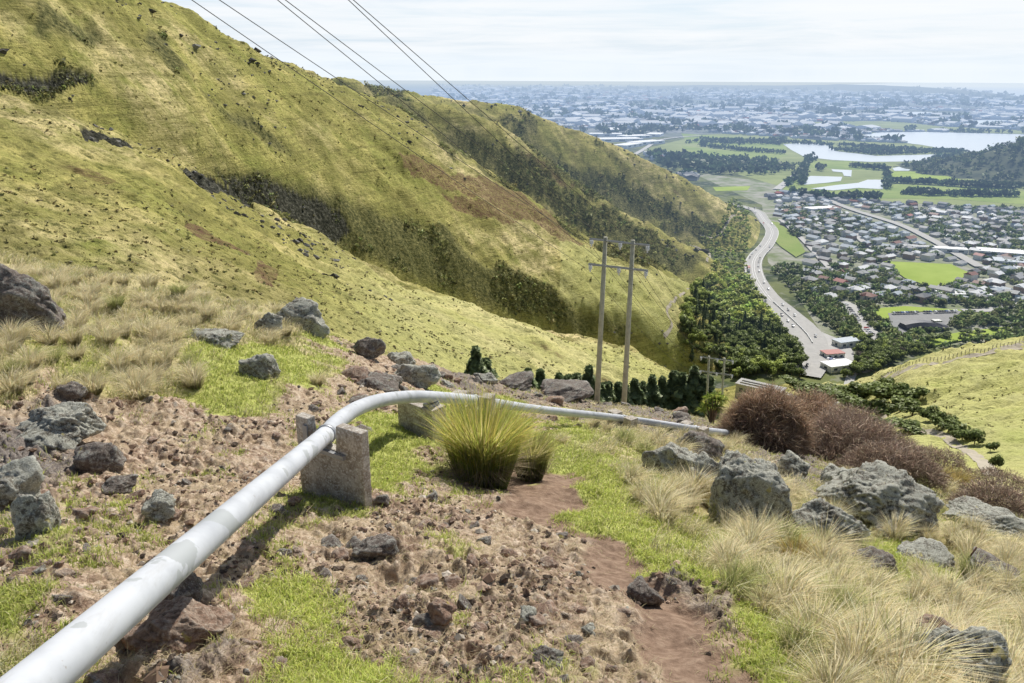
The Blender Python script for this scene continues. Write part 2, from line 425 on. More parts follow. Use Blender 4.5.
def at(px, py, rmin=1.2, rmax=3000, lift=0):
    """first meeting of the sight line with the land"""
    d = ray(px, py); rs = np.exp(np.linspace(math.log(rmin), math.log(rmax), 5000))
    z = EZ+d[2]*rs; g = np.where(rs < 1590, ground(d[0]*rs, d[1]*rs), 0.0)
    k = np.argmax(z <= g)
    if not (z <= g).any(): k = len(rs)-1
    return Vector((d[0]*rs[k], d[1]*rs[k], g[k]+lift))
def plain(px, py, z=0.0):
    d = ray(px, py); r = (z-EZ)/d[2] if d[2] < -1e-4 else 60000
    return Vector((d[0]*r, d[1]*r, z))
def gz(x, y): return float(ground(np.array([x]), np.array([y]))[0])
def strip(j0, j1, name, mats, label):
    nj = j1-j0+1
    V = np.stack([GX[:, j0:j1+1], GY[:, j0:j1+1], HT[:, j0:j1+1]], -1).reshape(-1, 3)
    I = np.arange(NA*nj).reshape(NA, nj)
    Q = np.stack([I[:-1, :-1], I[1:, :-1], I[1:, 1:], I[:-1, 1:]], -1).reshape(-1, 4)
    if j0 > 0:                                       # drop what lies under the plain
        zz = V[:, 2][Q]; Q = Q[zz.max(1) > -1.0]
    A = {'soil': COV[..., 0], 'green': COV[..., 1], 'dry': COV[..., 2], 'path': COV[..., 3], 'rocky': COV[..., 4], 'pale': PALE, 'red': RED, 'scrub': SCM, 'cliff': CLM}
    A = {k: v[:, j0:j1+1].reshape(-1) for k, v in A.items()}
    ra = (np.hypot(V[:, 0], V[:, 1])/np.repeat(EDGE, nj))
    mi = (ra[Q].min(1) > 1.22).astype(int) if len(mats) > 1 else None
    used, inv = np.unique(Q, return_inverse=True)
    me = mesh_np(name, V[used], quads=inv.reshape(-1, 4), mats=mats, smooth=True, matidx=mi, attrs={k: v[used] for k, v in A.items()})
    return tag(link(name, me), label, None, None, 'structure')
# foreground ground material
m_near, nt = new_mat('stony_ground'); q = N(nt); P = q('NewGeometry').outputs['Position']
nb = q.noise(P, 1.3, 6, .6); nf = q.noise(P, 9, 8, .65); nff = q.noise(P, 45, 6, .7)
soil = q.ramp(nf, [(.32, (.11, .070, .048)), (.43, (.29, .195, .135)), (.54, (.53, .41, .305)), (.72, (.76, .65, .52))])
soil = q.mix(q.math('MULTIPLY', q.ramp(nff, [(.35, 1.0), (.55, 0.0)]), .55), soil, (.07, .045, .035))
lich = q.ramp(q.noise(P, 3.5, 7, .7), [(.60, 0.0), (.68, 1.0)])
soil = q.mix(q.math('MULTIPLY', lich, .5), soil, (.34, .35, .32))
pathc = q.ramp(nf, [(.3, (.14, .09, .063)), (.5, (.25, .17, .12)), (.7, (.37, .27, .195))])
rockc = q.ramp(nff, [(.3, (.05, .045, .04)), (.5, (.2, .17, .15)), (.7, (.36, .33, .29))])
grn = q.ramp(nf, [(.3, (.22, .26, .05)), (.7, (.52, .56, .14))])
dry = q.ramp(nf, [(.3, (.30, .26, .11)), (.7, (.60, .52, .30))])
soil = q.mix(q.math('MULTIPLY', q.ramp(nb, [(.40, 0.0), (.62, 1.0)]), .5), soil, q.mix(nff, (.30, .24, .15), (.66, .54, .35)))
c = q.mix(q.attr('rocky'), soil, rockc)
c = q.mix(q.ramp(q.math('ADD', q.attr('path'), q.math('MULTIPLY_ADD', nf, .5, -.25)), [(.35, 0.0), (.6, 1.0)]), c, pathc)
gm = q.ramp(q.math('ADD', q.attr('green'), q.math('MULTIPLY_ADD', nb, 1.2, -.6)), [(.40, 0.0), (.62, 1.0)])
c = q.mix(q.math('MULTIPLY', gm, .85), c, grn)
dm = q.ramp(q.math('ADD', q.attr('dry'), q.math('MULTIPLY_ADD', nf, .8, -.4)), [(.30, 0.0), (.7, 1.0)])
c = q.mix(dm, c, dry)
bmp = q('Bump', ins={'Strength': .9, 'Distance': .03, 'Height': q.math('ADD', nf, q.math('MULTIPLY', nff, .4))})
b = q('BsdfPrincipled', ins={'Base Color': c, 'Roughness': .95, 'Specular IOR Level': .1, 'Normal': bmp.outputs[0]})
q('OutputMaterial', ins={'Surface': b.outputs[0]})
# hillside material
m_hill, nt = new_mat('hill_pasture'); q = N(nt); P = q('NewGeometry').outputs['Position']
a1 = q.noise(P, .012, 5, .6); a2 = q.noise(P, .09, 6, .65); a3 = q.noise(P, .55, 6, .7)
mp = q('Mapping', ins={'Vector': P, 'Rotation': (0, 0, math.radians(-35)), 'Scale': (.05, .28, 1.6)})
a4 = q.noise(mp.outputs[0], 1.0, 5, .65, .3)
g = q.ramp(a1, [(.36, (.37, .365, .10)), (.5, (.56, .49, .17)), (.62, (.80, .66, .34))])
g = q.mix(q.ramp(a2, [(.42, 0.0), (.68, 1.0)]), g, (.27, .285, .07))
a5 = q.noise(P, .03, 6, .62, .8)
g = q.mix(q.math('MULTIPLY', q.ramp(a5, [(.44, 0.0), (.60, 1.0)]), q.math('MULTIPLY_ADD', q.attr('pale'), -.5, .75)), g, (.235, .22, .065))
g = q.mix(q.math('MULTIPLY', q.attr('pale'), .55), g, q.ramp(a2, [(.3, (.52, .58, .20)), (.7, (.78, .73, .37))]))
g = q.mix(q.math('MULTIPLY', q.ramp(a4, [(.49, 0.0), (.62, 1.0)]), q.math('MULTIPLY_ADD', q.attr('pale'), -.55, .70)), g, (.235, .22, .065))
g = q.mix(q.math('MULTIPLY', q.ramp(a3, [(.36, 1.0), (.46, 0.0)]), q.math('MULTIPLY_ADD', q.attr('pale'), -.5, .75)), g, (.08, .095, .025))
g = q.mix(q.math('MULTIPLY', q.ramp(a3, [(.56, 0.0), (.7, 1.0)]), .45), g, (.52, .46, .20))
mp6 = q('Mapping', ins={'Vector': P, 'Scale': (.022, .022, .42)})
a6 = q.noise(mp6.outputs[0], 1.0, 7, .68, .25)
g = q.mix(q.math('MULTIPLY', q.ramp(a6, [(.50, 0.0), (.60, 1.0)]), q.math('MULTIPLY_ADD', q.attr('pale'), -.35, .50)), g, (.16, .15, .05))
g = q.mix(q.math('MULTIPLY', q.attr('red'), q.ramp(a3, [(.4, .9), (.6, .35)])), g, (.16, .085, .06))
mus = q.ramp(q.noise(P, .02, 5, .65, .0), [(.635, 0.0), (.68, 1.0)])
g = q.mix(q.math('MULTIPLY', q.math('MULTIPLY', mus, q.ramp(a3, [(.4, 0.2), (.55, 1.0)])), .75), g, (.13, .075, .045))
g = q.mix(q.math('MULTIPLY', q.attr('scrub'), .9), g, q.ramp(a3, [(.35, (.04, .048, .02)), (.5, (.13, .13, .05)), (.65, (.30, .27, .11))]))
rk = q.ramp(a3, [(.35, (.015, .017, .012)), (.5, (.055, .055, .04)), (.66, (.17, .165, .13))])  # bluff rock, its colour darkened to look like black shadow
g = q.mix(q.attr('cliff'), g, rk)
bmp = q('Bump', ins={'Strength': .9, 'Distance': 1.2, 'Height': q.math('ADD', a3, q.math('MULTIPLY', a4, .9))})
b = q('BsdfPrincipled', ins={'Base Color': g, 'Roughness': .95, 'Specular IOR Level': .08, 'Normal': bmp.outputs[0]})
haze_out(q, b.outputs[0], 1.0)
JS = int(np.searchsorted(_lr, math.log(105)))
strip(0, JS, 'foreground_slope', [m_near, m_hill], 'stony slope with red brown soil, green turf and dry grass')
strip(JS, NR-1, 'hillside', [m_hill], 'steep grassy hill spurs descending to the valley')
# the plain
m_pl, nt = new_mat('plain_ground'); q = N(nt); P = q('NewGeometry').outputs['Position']
p1 = q.noise(P, .0012, 6, .6); p2 = q.noise(P, .012, 6, .65); p3 = q.noise(P, .08, 4, .7)
g = q.ramp(p1, [(.35, (.10, .13, .04)), (.5, (.17, .19, .07)), (.65, (.09, .11, .05))])
g = q.mix(q.ramp(p2, [(.40, 1.0), (.52, 0.0)]), g, (.045, .065, .03))
g = q.mix(q.math('MULTIPLY', q.ramp(p3, [(.52, 0.0), (.62, 1.0)]), .45), g, (.30, .29, .26))
b = q('BsdfPrincipled', ins={'Base Color': g, 'Roughness': .95, 'Specular IOR Level': .1})
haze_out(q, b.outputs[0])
n_ = 96; V = [(0, 0, 0)]; 
rings = [400, 1000, 2000, 4000, 8000, 16000, 42000]
Vp = [(-30000, -2000), (30000, -2000)]
mbp = MB(); mbp.add([(-42000, -42000, 0), (42000, -42000, 0), (42000, 42000, 0), (-42000, 42000, 0)], [(0, 1, 2, 3)])
pl = mbp.build('plain', m_pl); tag(pl, 'flat valley floor and city plain reaching to the horizon', None, None, 'structure')
# ------------------------------------------------------------------ near things
def above(px, py, h, rmin=1.0, rmax=120):
    d = ray(px, py); rs = np.exp(np.linspace(math.log(rmin), math.log(rmax), 6000))
    z = EZ+d[2]*rs; g = grid_sample(BASE, d[0]*rs, d[1]*rs)+h
    k = int(np.argmax(z <= g)); return Vector((d[0]*rs[k], d[1]*rs[k], z[k]))
def spline(pts, n=8):
    P = [pts[0]]+list(pts)+[pts[-1]]; out = []
    for i in range(1, len(P)-2):
        for k in range(n):
            t = k/n; a, b, c, d = P[i-1], P[i], P[i+1], P[i+2]
            out.append(.5*((2*b)+(c-a)*t+(2*a-5*b+4*c-d)*t*t+(3*b-a-3*c+d)*t**3))
    out.append(P[-2]); return out
# --- pipeline
m_pipe, nt = new_mat('galvanised_paint'); q = N(nt); P = q('TexCoord').outputs['Object']
st = q.noise(P, 2.2, 6, .6); st2 = q.noise(P, 30, 4, .6)
patch = q.ramp(q.noise(P, 2.6, 5, .5), [(.615, 0.0), (.625, 1.0)])
c = q.ramp(st, [(.3, (.40, .42, .45)), (.6, (.55, .57, .60))])
str_ = q.noise(q('Mapping', ins={'Vector': P, 'Scale': (9.0, .7, 9.0)}).outputs[0], 1.0, 6, .65)
c = q.mix(q.math('MULTIPLY', q.ramp(str_, [(.56, 0.0), (.72, 1.0)]), .35), c, (.33, .32, .30))
c = q.mix(q.math('MULTIPLY', q.ramp(q.noise(P, 14, 8, .7), [(.66, 0.0), (.72, 1.0)]), .6), c, (.24, .18, .13))
c = q.mix(q.math('MULTIPLY', q.ramp(st2, [(.62, 0.0), (.72, 1.0)]), .25), c, (.42, .42, .41))
c = q.mix(q.math('MULTIPLY', patch, .75), c, (.36, .38, .38))
b = q('BsdfPrincipled', ins={'Base Color': c, 'Roughness': .62, 'Metallic': 0.0, 'Specular IOR Level': .25})
q('OutputMaterial', ins={'Surface': b.outputs[0]})
m_steel = simple('weathered_steel', (.33, .34, .36), .5, .5, var=.25, vscale=12)
PR = .10
ctrl = [(-110, 811, .50), (37, 683, .52), (120, 612, .54), (200, 543, .58), (270, 483, .64), (318, 439, .72), (338, 421, .80), (356, 408.5, .84), (378, 400.5, .87), (402, 397, .88), (430, 396.5, .84), (474, 399.5, .72)]
def slant(px, py, s):
    d = (R @ np.array([(px-W/2)/F, (H/2-py)/F, -1.0])); d = d/np.linalg.norm(d); return Vector(d*s)+Vector((0, 0, EZ))
p_lo = slant(36, 683, 3.75); p_j = slant(326, 434.5, 9.3)
ex = p_lo + (p_lo-p_j).normalized()*3.5
ptsA = [ex, p_lo, p_lo.lerp(p_j, .33), p_lo.lerp(p_j, .66), p_j]
ptsB = [p_j] + [slant(*a) for a in [(338, 421.5, 9.9), (356, 409, 10.8), (378, 401, 11.7), (402, 397.3, 12.6), (430, 396.8, 13.5), (474, 400, 15.6)]]
jx = ptsB[-1]
ptsC = [jx] + [above(540, 409.5, .55), above(623, 418.5, .45), above(695, 429, .42), above(730, 433, .36), above(770, 438, .3)]
pipe = bpy.data.objects.new('pipeline', None); col.objects.link(pipe); pipe.location = p_j
tag(pipe, 'pale grey painted steel water pipeline curving down the stony slope', 'pipeline')
def pipe_part(pts, name, rad=PR, n=8, seg=40, mat=m_pipe, lab=None):
    mb = MB(); mb.tube([p-pipe.location for p in spline(pts, n)], rad, seg); o = mb.build(name, mat, pipe, True)
    if lab: o['label'] = lab
    return o
pipe_part(ptsA, 'straight_pipe', n=4); pipe_part(ptsB, 'pipe_bend', n=10); pipe_part(ptsC, 'straight_pipe', n=6)
def collar(p, t, rad=PR+.016, w=.05, name='joint_collar'):
    t = t.normalized(); mb = MB(); mb.tube([p-t*w-pipe.location, p-t*w*.6-pipe.location, p+t*w*.6-pipe.location, p+t*w-pipe.location], [rad-.01, rad, rad, rad-.01], 32)
    return mb.build(name, m_steel, pipe, True)
collar(p_j, ptsB[1]-p_lo); collar(jx, ptsC[1]-ptsB[-2]); collar(ptsC[2], ptsC[2]-ptsC[1]); collar(ptsC[3], ptsC[3]-ptsC[2])
# --- concrete supports
m_conc, nt = new_mat('lichened_concrete'); q = N(nt); P = q('TexCoord').outputs['Object']
f1 = q.noise(P, 7, 8, .7); f2 = q.noise(P, 38, 6, .7)
c = q.ramp(f1, [(.3, (.22, .18, .14)), (.5, (.40, .35, .29)), (.68, (.60, .56, .49))])
c = q.mix(q.math('MULTIPLY', q.ramp(f2, [(.53, 0.0), (.60, 1.0)]), .75), c, (.72, .71, .66))
c = q.mix(q.math('MULTIPLY', q.ramp(f2, [(.33, 1.0), (.42, 0.0)]), .6), c, (.06, .05, .04))
bm_ = q('Bump', ins={'Strength': .7, 'Distance': .012, 'Height': q.math('ADD', f2, f1)})
b = q('BsdfPrincipled', ins={'Base Color': c, 'Roughness': .95, 'Specular IOR Level': .1, 'Normal': bm_.outputs[0]})
q('OutputMaterial', ins={'Surface': b.outputs[0]})
import bmesh
def slab(name, outline, thick, parent, mat):
    """upright concrete slab from an outline in its own plane, subdivided and slightly eroded at the arrises"""
    bm = bmesh.new(); vs = [bm.verts.new((x, -thick/2, z)) for x, z in outline]; f = bm.faces.new(vs)
    r = bmesh.ops.extrude_face_region(bm, geom=[f]); bmesh.ops.translate(bm, verts=[v for v in r['geom'] if isinstance(v, bmesh.types.BMVert)], vec=(0, thick, 0))
    bmesh.ops.recalc_face_normals(bm, faces=bm.faces)
    bmesh.ops.bevel(bm, geom=list(bm.edges), offset=.014, segments=2, affect='EDGES', profile=.6)
    bmesh.ops.triangulate(bm, faces=[f for f in bm.faces if len(f.verts) > 4])
    me = bpy.data.meshes.new(name); bm.to_mesh(me); bm.free(); me.materials.append(mat)
    return link(name, me, parent)
def saddle(p, t, label, twist=0.0, kind='notch', wl=.42, wr=.40, up=.10, thick=.2, sink=.5, strap=True):
    """concrete wall across the pipe, pipe lying in a square notch"""
    g = gz(p.x, p.y); t = Vector((t.x, t.y, 0)).normalized(); ang = math.atan2(-t.x, t.y)+twist
    root = bpy.data.objects.new('pipe_support', None); col.objects.link(root); root.location = (p.x, p.y, p.z); root.rotation_euler = (0, 0, ang)
    tag(root, label, 'pipe support', 'concrete supports along the pipeline')
    bot = g-p.z-sink; n = PR+.045+abs(twist)*.09
    if kind == 'notch': o = [(-wl, bot), (wr, bot), (wr, up), (n+.02, up), (n, -PR-.02), (-n, -PR-.02), (-n-.02, up-.02), (-wl, up-.02)]
    else: o = [(-wl, bot), (wr, bot), (wr, -PR-.06), (-wl, -PR-.06)]
    slab('concrete_wall', o, thick, root, m_conc)
    mb = MB()
    if strap and kind == 'notch':
        mb.box((0.02, -thick/2-.03, -PR-.06), (2*n+.28, .05, .05)); mb.box((-n-.05, -thick/2-.015, -.01), (.07, .02, .18))
        mb.build('steel_bracket', m_steel, root)
    else:
        mb.box((0, 0, -PR-.03), (.16, thick*.7, .055)); mb.build('steel_packer', m_steel, root)
    return root
saddle(p_j, (ptsB[1]-p_lo), 'tall notched concrete pipe support nearest to the camera, with lichen and a steel bracket', twist=-.62, wl=.42, wr=.60, up=.18, thick=.12)
s2 = ptsB[5]+(ptsB[6]-ptsB[5])*.02
saddle(s2, Vector((.35, 1, 0)), 'solid square concrete block under the pipe bend on bright green grass', kind='flat', twist=-.35, wl=.66, wr=.18, thick=.34)
saddle(jx, ptsC[1]-jx, 'notched concrete pipe support half hidden behind the large green tussock', wl=.45, wr=.4, up=.14, thick=.28, strap=False)
saddle(ptsC[2], ptsC[3]-ptsC[1], 'notched concrete pipe support below the foot of the tall power poles', wl=.5, wr=.45, up=.14, thick=.3, strap=False)
saddle(ptsC[3], ptsC[4]-ptsC[2], 'small far concrete pipe support just left of the brown thicket', wl=.45, wr=.4, up=.14, thick=.3, strap=False)
# --- rocks
def vn3(p, s): 
    return (vnoise(p[:, 0]+s*3.1, p[:, 1]+p[:, 2]*.7, s)+vnoise(p[:, 1]-s, p[:, 2]+p[:, 0]*.6, s+1)+vnoise(p[:, 2]+s*1.7, p[:, 0]-p[:, 1]*.5, s+2))/3
def rock_mesh(seed, lvl=5, rough=.16, planes=16, knob=.10):
    bm = bmesh.new(); bmesh.ops.create_icosphere(bm, subdivisions=lvl, radius=1); rg = np.random.default_rng(seed)
    p = np.array([v.co[:] for v in bm.verts]); nn = rg.normal(size=(planes, 3)); nn /= np.linalg.norm(nn, axis=1)[:, None]
    dd = rg.uniform(.66, 1.0, planes); dots = p @ nn.T; rr = np.where(dots > .05, dd/np.maximum(dots, .05), 9).min(1); rr = np.minimum(rr, 1.2)
    q_ = p*rr[:, None]
    big = (vn3(q_*1.9, seed)-.5)*2; mid = np.abs(vn3(q_*5, seed+7)-.5)*2; fine = (vn3(q_*13, seed+11)-.5)*2; vf = (vn3(q_*30, seed+15)-.5)*2
    rr = rr*(1+big*rough*1.6 - (.28-mid)*knob*2.4 + fine*knob*.9 + vf*knob*.45)
    q_ = p*rr[:, None]
    for v, c in zip(bm.verts, q_): v.co = c
    me = bpy.data.meshes.new('rock'); bm.to_mesh(me); bm.free(); me.polygons.foreach_set('use_smooth', [lvl > 3]*len(me.polygons)); return me
def rock_mat(name, base, lichen, amount, white=.35):
    m, nt = new_mat(name); q = N(nt); P = q('NewGeometry').outputs['Position']
    f1 = q.noise(P, 4, 8, .7); f2 = q.noise(P, 19, 8, .72); f3 = q.noise(P, 70, 5, .7)
    c = q.ramp(f2, [(.3, [v*.35 for v in base]), (.52, base), (.72, [min(1, v*1.9) for v in base])])
    c = q.mix(q.ramp(q.math('MULTIPLY_ADD', f1, .5, q.math('MULTIPLY', f2, .5)), [(.58-amount*.2, 0.0), (.62-amount*.2, 1.0)]), c, q.ramp(f3, [(.35, [v*.6 for v in lichen]), (.65, lichen)]))
    c = q.mix(q.math('MULTIPLY', q.ramp(f3, [(.55, 0.0), (.62, 1.0)]), white), c, (.70, .71, .64))
    c = q.mix(q.math('MULTIPLY', q.ramp(q.noise(P, 6.5, 4, .6), [(.66, 0.0), (.70, 1.0)]), .6), c, (.48, .40, .08))
    pt = q('NewGeometry').outputs['Pointiness']  # colour darkened in hollows as shade, lightened on raised edges
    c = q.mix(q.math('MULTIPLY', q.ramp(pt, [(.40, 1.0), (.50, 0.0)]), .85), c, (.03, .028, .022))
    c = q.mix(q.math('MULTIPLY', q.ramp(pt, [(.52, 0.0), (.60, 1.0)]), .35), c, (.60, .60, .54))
    bp = q('Bump', ins={'Strength': 1.0, 'Distance': .025, 'Height': q.math('ADD', f2, q.math('MULTIPLY', f3, .5))})
    b = q('BsdfPrincipled', ins={'Base Color': c, 'Roughness': .95, 'Specular IOR Level': .12, 'Normal': bp.outputs[0]})
    q('OutputMaterial', ins={'Surface': b.outputs[0]}); return m
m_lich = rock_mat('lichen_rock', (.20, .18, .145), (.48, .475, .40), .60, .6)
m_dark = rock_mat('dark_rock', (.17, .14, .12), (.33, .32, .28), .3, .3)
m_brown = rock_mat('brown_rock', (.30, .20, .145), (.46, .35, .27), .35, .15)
def rock(px, py, w, h, mat, label, seed, lvl=5, name='boulder', cat='boulder', rot=0, deep=.9, group=None, me=None, tilt=0, rough=.16, knob=.1):
    p = at(px, py-h*.12); rr_ = math.hypot(p.x, p.y); er_ = float(np.interp(math.atan2(p.x, p.y), _az, EDGE))*.93
    if rr_ > er_ and rr_ > 12: p = Vector((p.x*er_/rr_, p.y*er_/rr_, 0)); p.z = gz(p.x, p.y)
    s = (p-cam.location).length/F; w *= 1.04; h *= 1.08
    me = me or rock_mesh(seed, lvl, rough, 24, knob)
    if not me.materials: me.materials.append(mat)
    sx = w*s/2; sz = h*s/2*1.12
    o = link(name, me, None, (p.x, p.y, p.z+sz*.36), (tilt*.3, tilt, rot), (sx, sx*deep, sz))
    cd = (p-cam.location).normalized(); o.location += Vector((cd.x, cd.y, 0))*sx*.3
    return tag(o, label, cat, group)
cam_loc = cam.location
RK = [  # px, py(bottom), w, h, mat, label
 (20,337,70,58,m_dark,'dark jagged lichen boulder among dry tussocks at the upper left edge'),
 (300,333,52,44,m_lich,'pale pointed lichen boulder standing on the skyline of the near slope'),
 (271,337,28,22,m_lich,'small grey rock just left of the pale pointed boulder'),
 (262,380,32,28,m_lich,'grey rounded rock at the right end of the bright green turf patch'),
 (216,348,50,18,m_lich,'low flat grey rock among straw grass above the bright turf'),
 (368,360,30,26,m_dark,'dark blocky rock on the rim of the slope left of its grey twin'),
 (402,368,30,20,m_lich,'grey rock on the rim of the slope right of the dark blocky one'),
 (418,390,44,26,m_lich,'broad cracked grey outcrop right behind the pipe bend'),
 (378,392,50,18,m_dark,'low dark ledge of rock behind the start of the pipe bend'),
 (62,447,66,42,m_lich,'large grey lichen boulder of the group left of the pipe'),
 (100,478,46,38,m_dark,'dark rounded boulder below the large grey one at left'),
 (70,402,30,20,m_dark,'dark small boulder just under the straw grass at left'),
 (14,506,56,38,m_lich,'grey lichen boulder cut by the left edge of the photo'),
 (42,538,36,44,m_lich,'two-tiered grey lichen boulder near the left edge'),
 (160,520,32,24,m_lich,'grey lichen stone alone in the middle of the rubble left of the pipe'),
 (120,492,30,16,m_dark,'flat dark stone under the dark rounded boulder'),
 (182,608,38,26,m_dark,'dark stone close to the lower side of the pipe'),
 (178,652,80,38,m_brown,'flat brown slab of rock under the pipe in its shadow'),
 (375,560,44,22,m_dark,'low dark stone in the rubble right of the pipe shadow'),
 (440,620,28,22,m_brown,'brown square stone in the rubble at the bottom centre'),
 (527,624,20,16,m_lich,'small grey stone right of the brown square stone'),
 (641,606,32,24,m_dark,'dark square rock at the right edge of the dirt path'),
 (350,652,24,14,m_brown,'small brown stone near the bottom edge left of centre'),
 (548,664,34,14,m_dark,'flat dark stone at the bottom end of the dirt path'),
 (560,400,60,16,m_dark,'dark rubble ledge behind the far pipe'),
 (515,384,44,14,m_dark,'dark low ledge on the rim behind the big tussock'),
 (487,384,22,12,m_lich,'small pale rock on the rim above the second pipe section'),
 (672,484,60,46,m_lich,'left grey craggy shoulder of the big outcrop on the right slope'),
 (712,500,52,42,m_lich,'middle craggy grey part of the big outcrop on the right slope'),
 (750,538,84,92,m_lich,'tall craggy lichen covered boulder of the outcrop, highest on the right slope'),
 (700,466,50,34,m_dark,'dark broken rock between the pipe end and the big outcrop'),
 (792,478,34,24,m_lich,'small grey rock between the two big lichen boulders'),
 (820,548,64,44,m_lich,'slanting grey rock below the gap between the two big boulders'),
 (876,526,108,54,m_lich,'broad lichen boulder overhanging its own shadow on the right slope'),
 (838,492,40,26,m_lich,'rounded shoulder at the left of the broad overhanging boulder'),
 (985,535,62,20,m_lich,'low grey rock at the right edge beside a purple shrub'),
 (990,575,50,12,m_dark,'thin dark ledge on the right slope beside the steel rod'),
 (925,565,46,14,m_lich,'low grey ledge under the broad overhanging boulder'),
 (948,700,80,62,m_lich,'craggy lichen rock among straw tussocks at the bottom right corner'),
 (932,660,46,34,m_brown,'brown rock behind the craggy one at the bottom right corner'),
 (870,572,44,18,m_dark,'dark stone on the green bank under the overhanging boulder'),
]
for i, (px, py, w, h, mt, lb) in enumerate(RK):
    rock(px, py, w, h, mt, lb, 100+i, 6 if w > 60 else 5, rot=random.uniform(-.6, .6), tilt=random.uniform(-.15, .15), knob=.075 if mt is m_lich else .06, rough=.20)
# medium stones: a few shared shapes
stone_me = []
for k in range(8):
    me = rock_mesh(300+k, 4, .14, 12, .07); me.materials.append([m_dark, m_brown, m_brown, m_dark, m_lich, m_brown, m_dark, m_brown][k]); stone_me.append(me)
SLAB = {0:'dark angular loose stone lying in the brown rubble',1:'brown angular loose stone lying in the brown rubble',4:'pale lichen loose stone lying in the brown rubble'}
cnt = 0; tries = 0
while cnt < 240 and tries < 6000:
    tries += 1
    rim = random.random() < .3
    px, py = (random.uniform(340, 720), random.uniform(368, 434)) if rim else (random.uniform(0, 700), random.uniform(385, 690)); p = at(px, py)
    if math.hypot(p.x, p.y) > np.interp(math.atan2(p.x, p.y), _az, EDGE): continue
    cv = cover(np.array([px]), np.array([py]), np.array([p.x]), np.array([p.y]))[0]
    if cv[0]+cv[4] < .55 or cv[3] > .5 and random.random() < .8: continue
    if inside(px, py, [(0, 690), (0, 655), (300, 420), (350, 400), (350, 440), (90, 690)]): continue
    k = random.choice([0,1,2,3,5,7,1,2,5,7,6,4]); s = random.uniform(.02, .05)*(1+.06*p.y)*random.choice([.7, .8, 1, 1.5])*(2.0 if rim else 1)
    o = link('loose_stone', stone_me[k], None, p+Vector((0, 0, s*.02)), (random.uniform(-.5, .5), random.uniform(-.5, .5), random.uniform(0, 6.3)), (s*random.uniform(.8, 1.5), s, s*random.uniform(.5, .9)))
    kk = {0:0,3:0,6:0,1:1,2:1,5:1,7:1,4:4}[k]
    tag(o, SLAB[kk], 'stone', {0:'dark loose stones in the rubble',1:'brown loose stones in the rubble',4:'pale loose stones in the rubble'}[kk]); cnt += 1
# small debris: clods and chips nobody could count
def scatter(n, accept, rlo=1.5, rhi=100, azr=.66):
    az = RNG.uniform(-azr, azr, n); r = np.exp(RNG.uniform(math.log(rlo), math.log(rhi), n))
    er = np.interp(az, _az, EDGE); k = r < er*1.25; az = az[k]; r = r[k]
    x = np.sin(az)*r; y = np.cos(az)*r; z = ground(x, y); px, py = project(x, y, grid_sample(BASE, x, y)); c = cover(px, py, x, y)
    k = RNG.random(len(x)) < accept(c, px, py, x, y); return x[k], y[k], z[k], r[k], c[k]
x, y, z, r, c = scatter(80000, lambda c, px, py, x, y: np.clip((c[:, 0]+c[:, 4]-.25)*1.2, 0, 1)*(1-.25*c[:, 3])*sstep(.38, .62, fbm(x*2, y*2, 3, 77))*.8, 1.5, 60)
n = len(x); s = RNG.lognormal(-.3, .45, n)*.011*(1+.12*r); s = np.minimum(s, .06)
oct_ = np.array([(1,0,0),(0,1,0),(-1,0,0),(0,-1,0),(0,0,1),(0,0,-1),(.7,.7,.5),(-.7,.6,.5),(-.6,-.7,.4),(.7,-.7,.5)], float)
tri = np.array([(0,6,4),(6,1,4),(1,7,4),(7,2,4),(2,8,4),(8,3,4),(3,9,4),(9,0,4),(0,1,6),(1,2,7),(2,3,8),(3,0,9),(1,0,5),(2,1,5),(3,2,5),(0,3,5)])
V = oct_[None]*(1+RNG.uniform(-.35, .35, (n, 10, 3)))*s[:, None, None]*np.array([1.2, 1, .75])
a = RNG.uniform(0, 6.28, n); ca, sa = np.cos(a)[:, None], np.sin(a)[:, None]
V = np.stack([V[..., 0]*ca-V[..., 1]*sa, V[..., 0]*sa+V[..., 1]*ca, V[..., 2]], -1)+np.stack([x, y, z+s*.3], -1)[:, None]
T = (tri[None]+np.arange(n)[:, None, None]*10).reshape(-1, 3)
cc = np.array([(.22, .15, .105), (.42, .31, .23), (.10, .077, .06), (.46, .41, .34)])[RNG.choice(4, n, p=[.3, .33, .27, .10])]*RNG.uniform(.7, 1.2, (n, 1))
m_deb, nt = new_mat('stone_chips'); q = N(nt); b = q('BsdfPrincipled', ins={'Base Color': q.attr('col', 'Color'), 'Roughness': .95, 'Specular IOR Level': .1}); q('OutputMaterial', ins={'Surface': b.outputs[0]})
tag(link('rubble', mesh_np('rubble', V.reshape(-1, 3), tris=T, mats=[m_deb], cols=np.repeat(cc, 10, 0))), 'small clods and stone chips strewn over the bare red brown soil', 'rubble', None, 'stuff')
# ------------------------------------------------------------------ grass
def blades(P0, h, w, lean, az, cb, ct, curve=.5):
    """bent tapering blades; lean = horizontal reach / height"""
    n = len(P0); wa = RNG.uniform(0, math.pi, n); wd = np.stack([np.cos(wa), np.sin(wa), wa*0], -1)*(w/2)[:, None]
    dv = np.stack([np.cos(az), np.sin(az), az*0], -1)*(lean*h)[:, None]; up = np.array([0, 0, 1.0])
    mid = P0 + dv*.32 + up*(h*.58)[:, None]; tip = P0 + dv + up*(h*(1-curve*.45*np.minimum(lean, 1.2)))[:, None]
    V = np.stack([P0-wd, P0+wd, mid-wd*.8, mid+wd*.8, tip], 1)
    cm = cb*.45+ct*.55
    C = np.stack([cb, cb, cm, cm, ct], 1)
    i = np.arange(n)[:, None]*5
    return V.reshape(-1, 3), C.reshape(-1, 3), i+np.array([0, 1, 3, 2]), i+np.array([2, 3, 4])
m_grass = leafmat('grass_blades', .40, up=1.0)
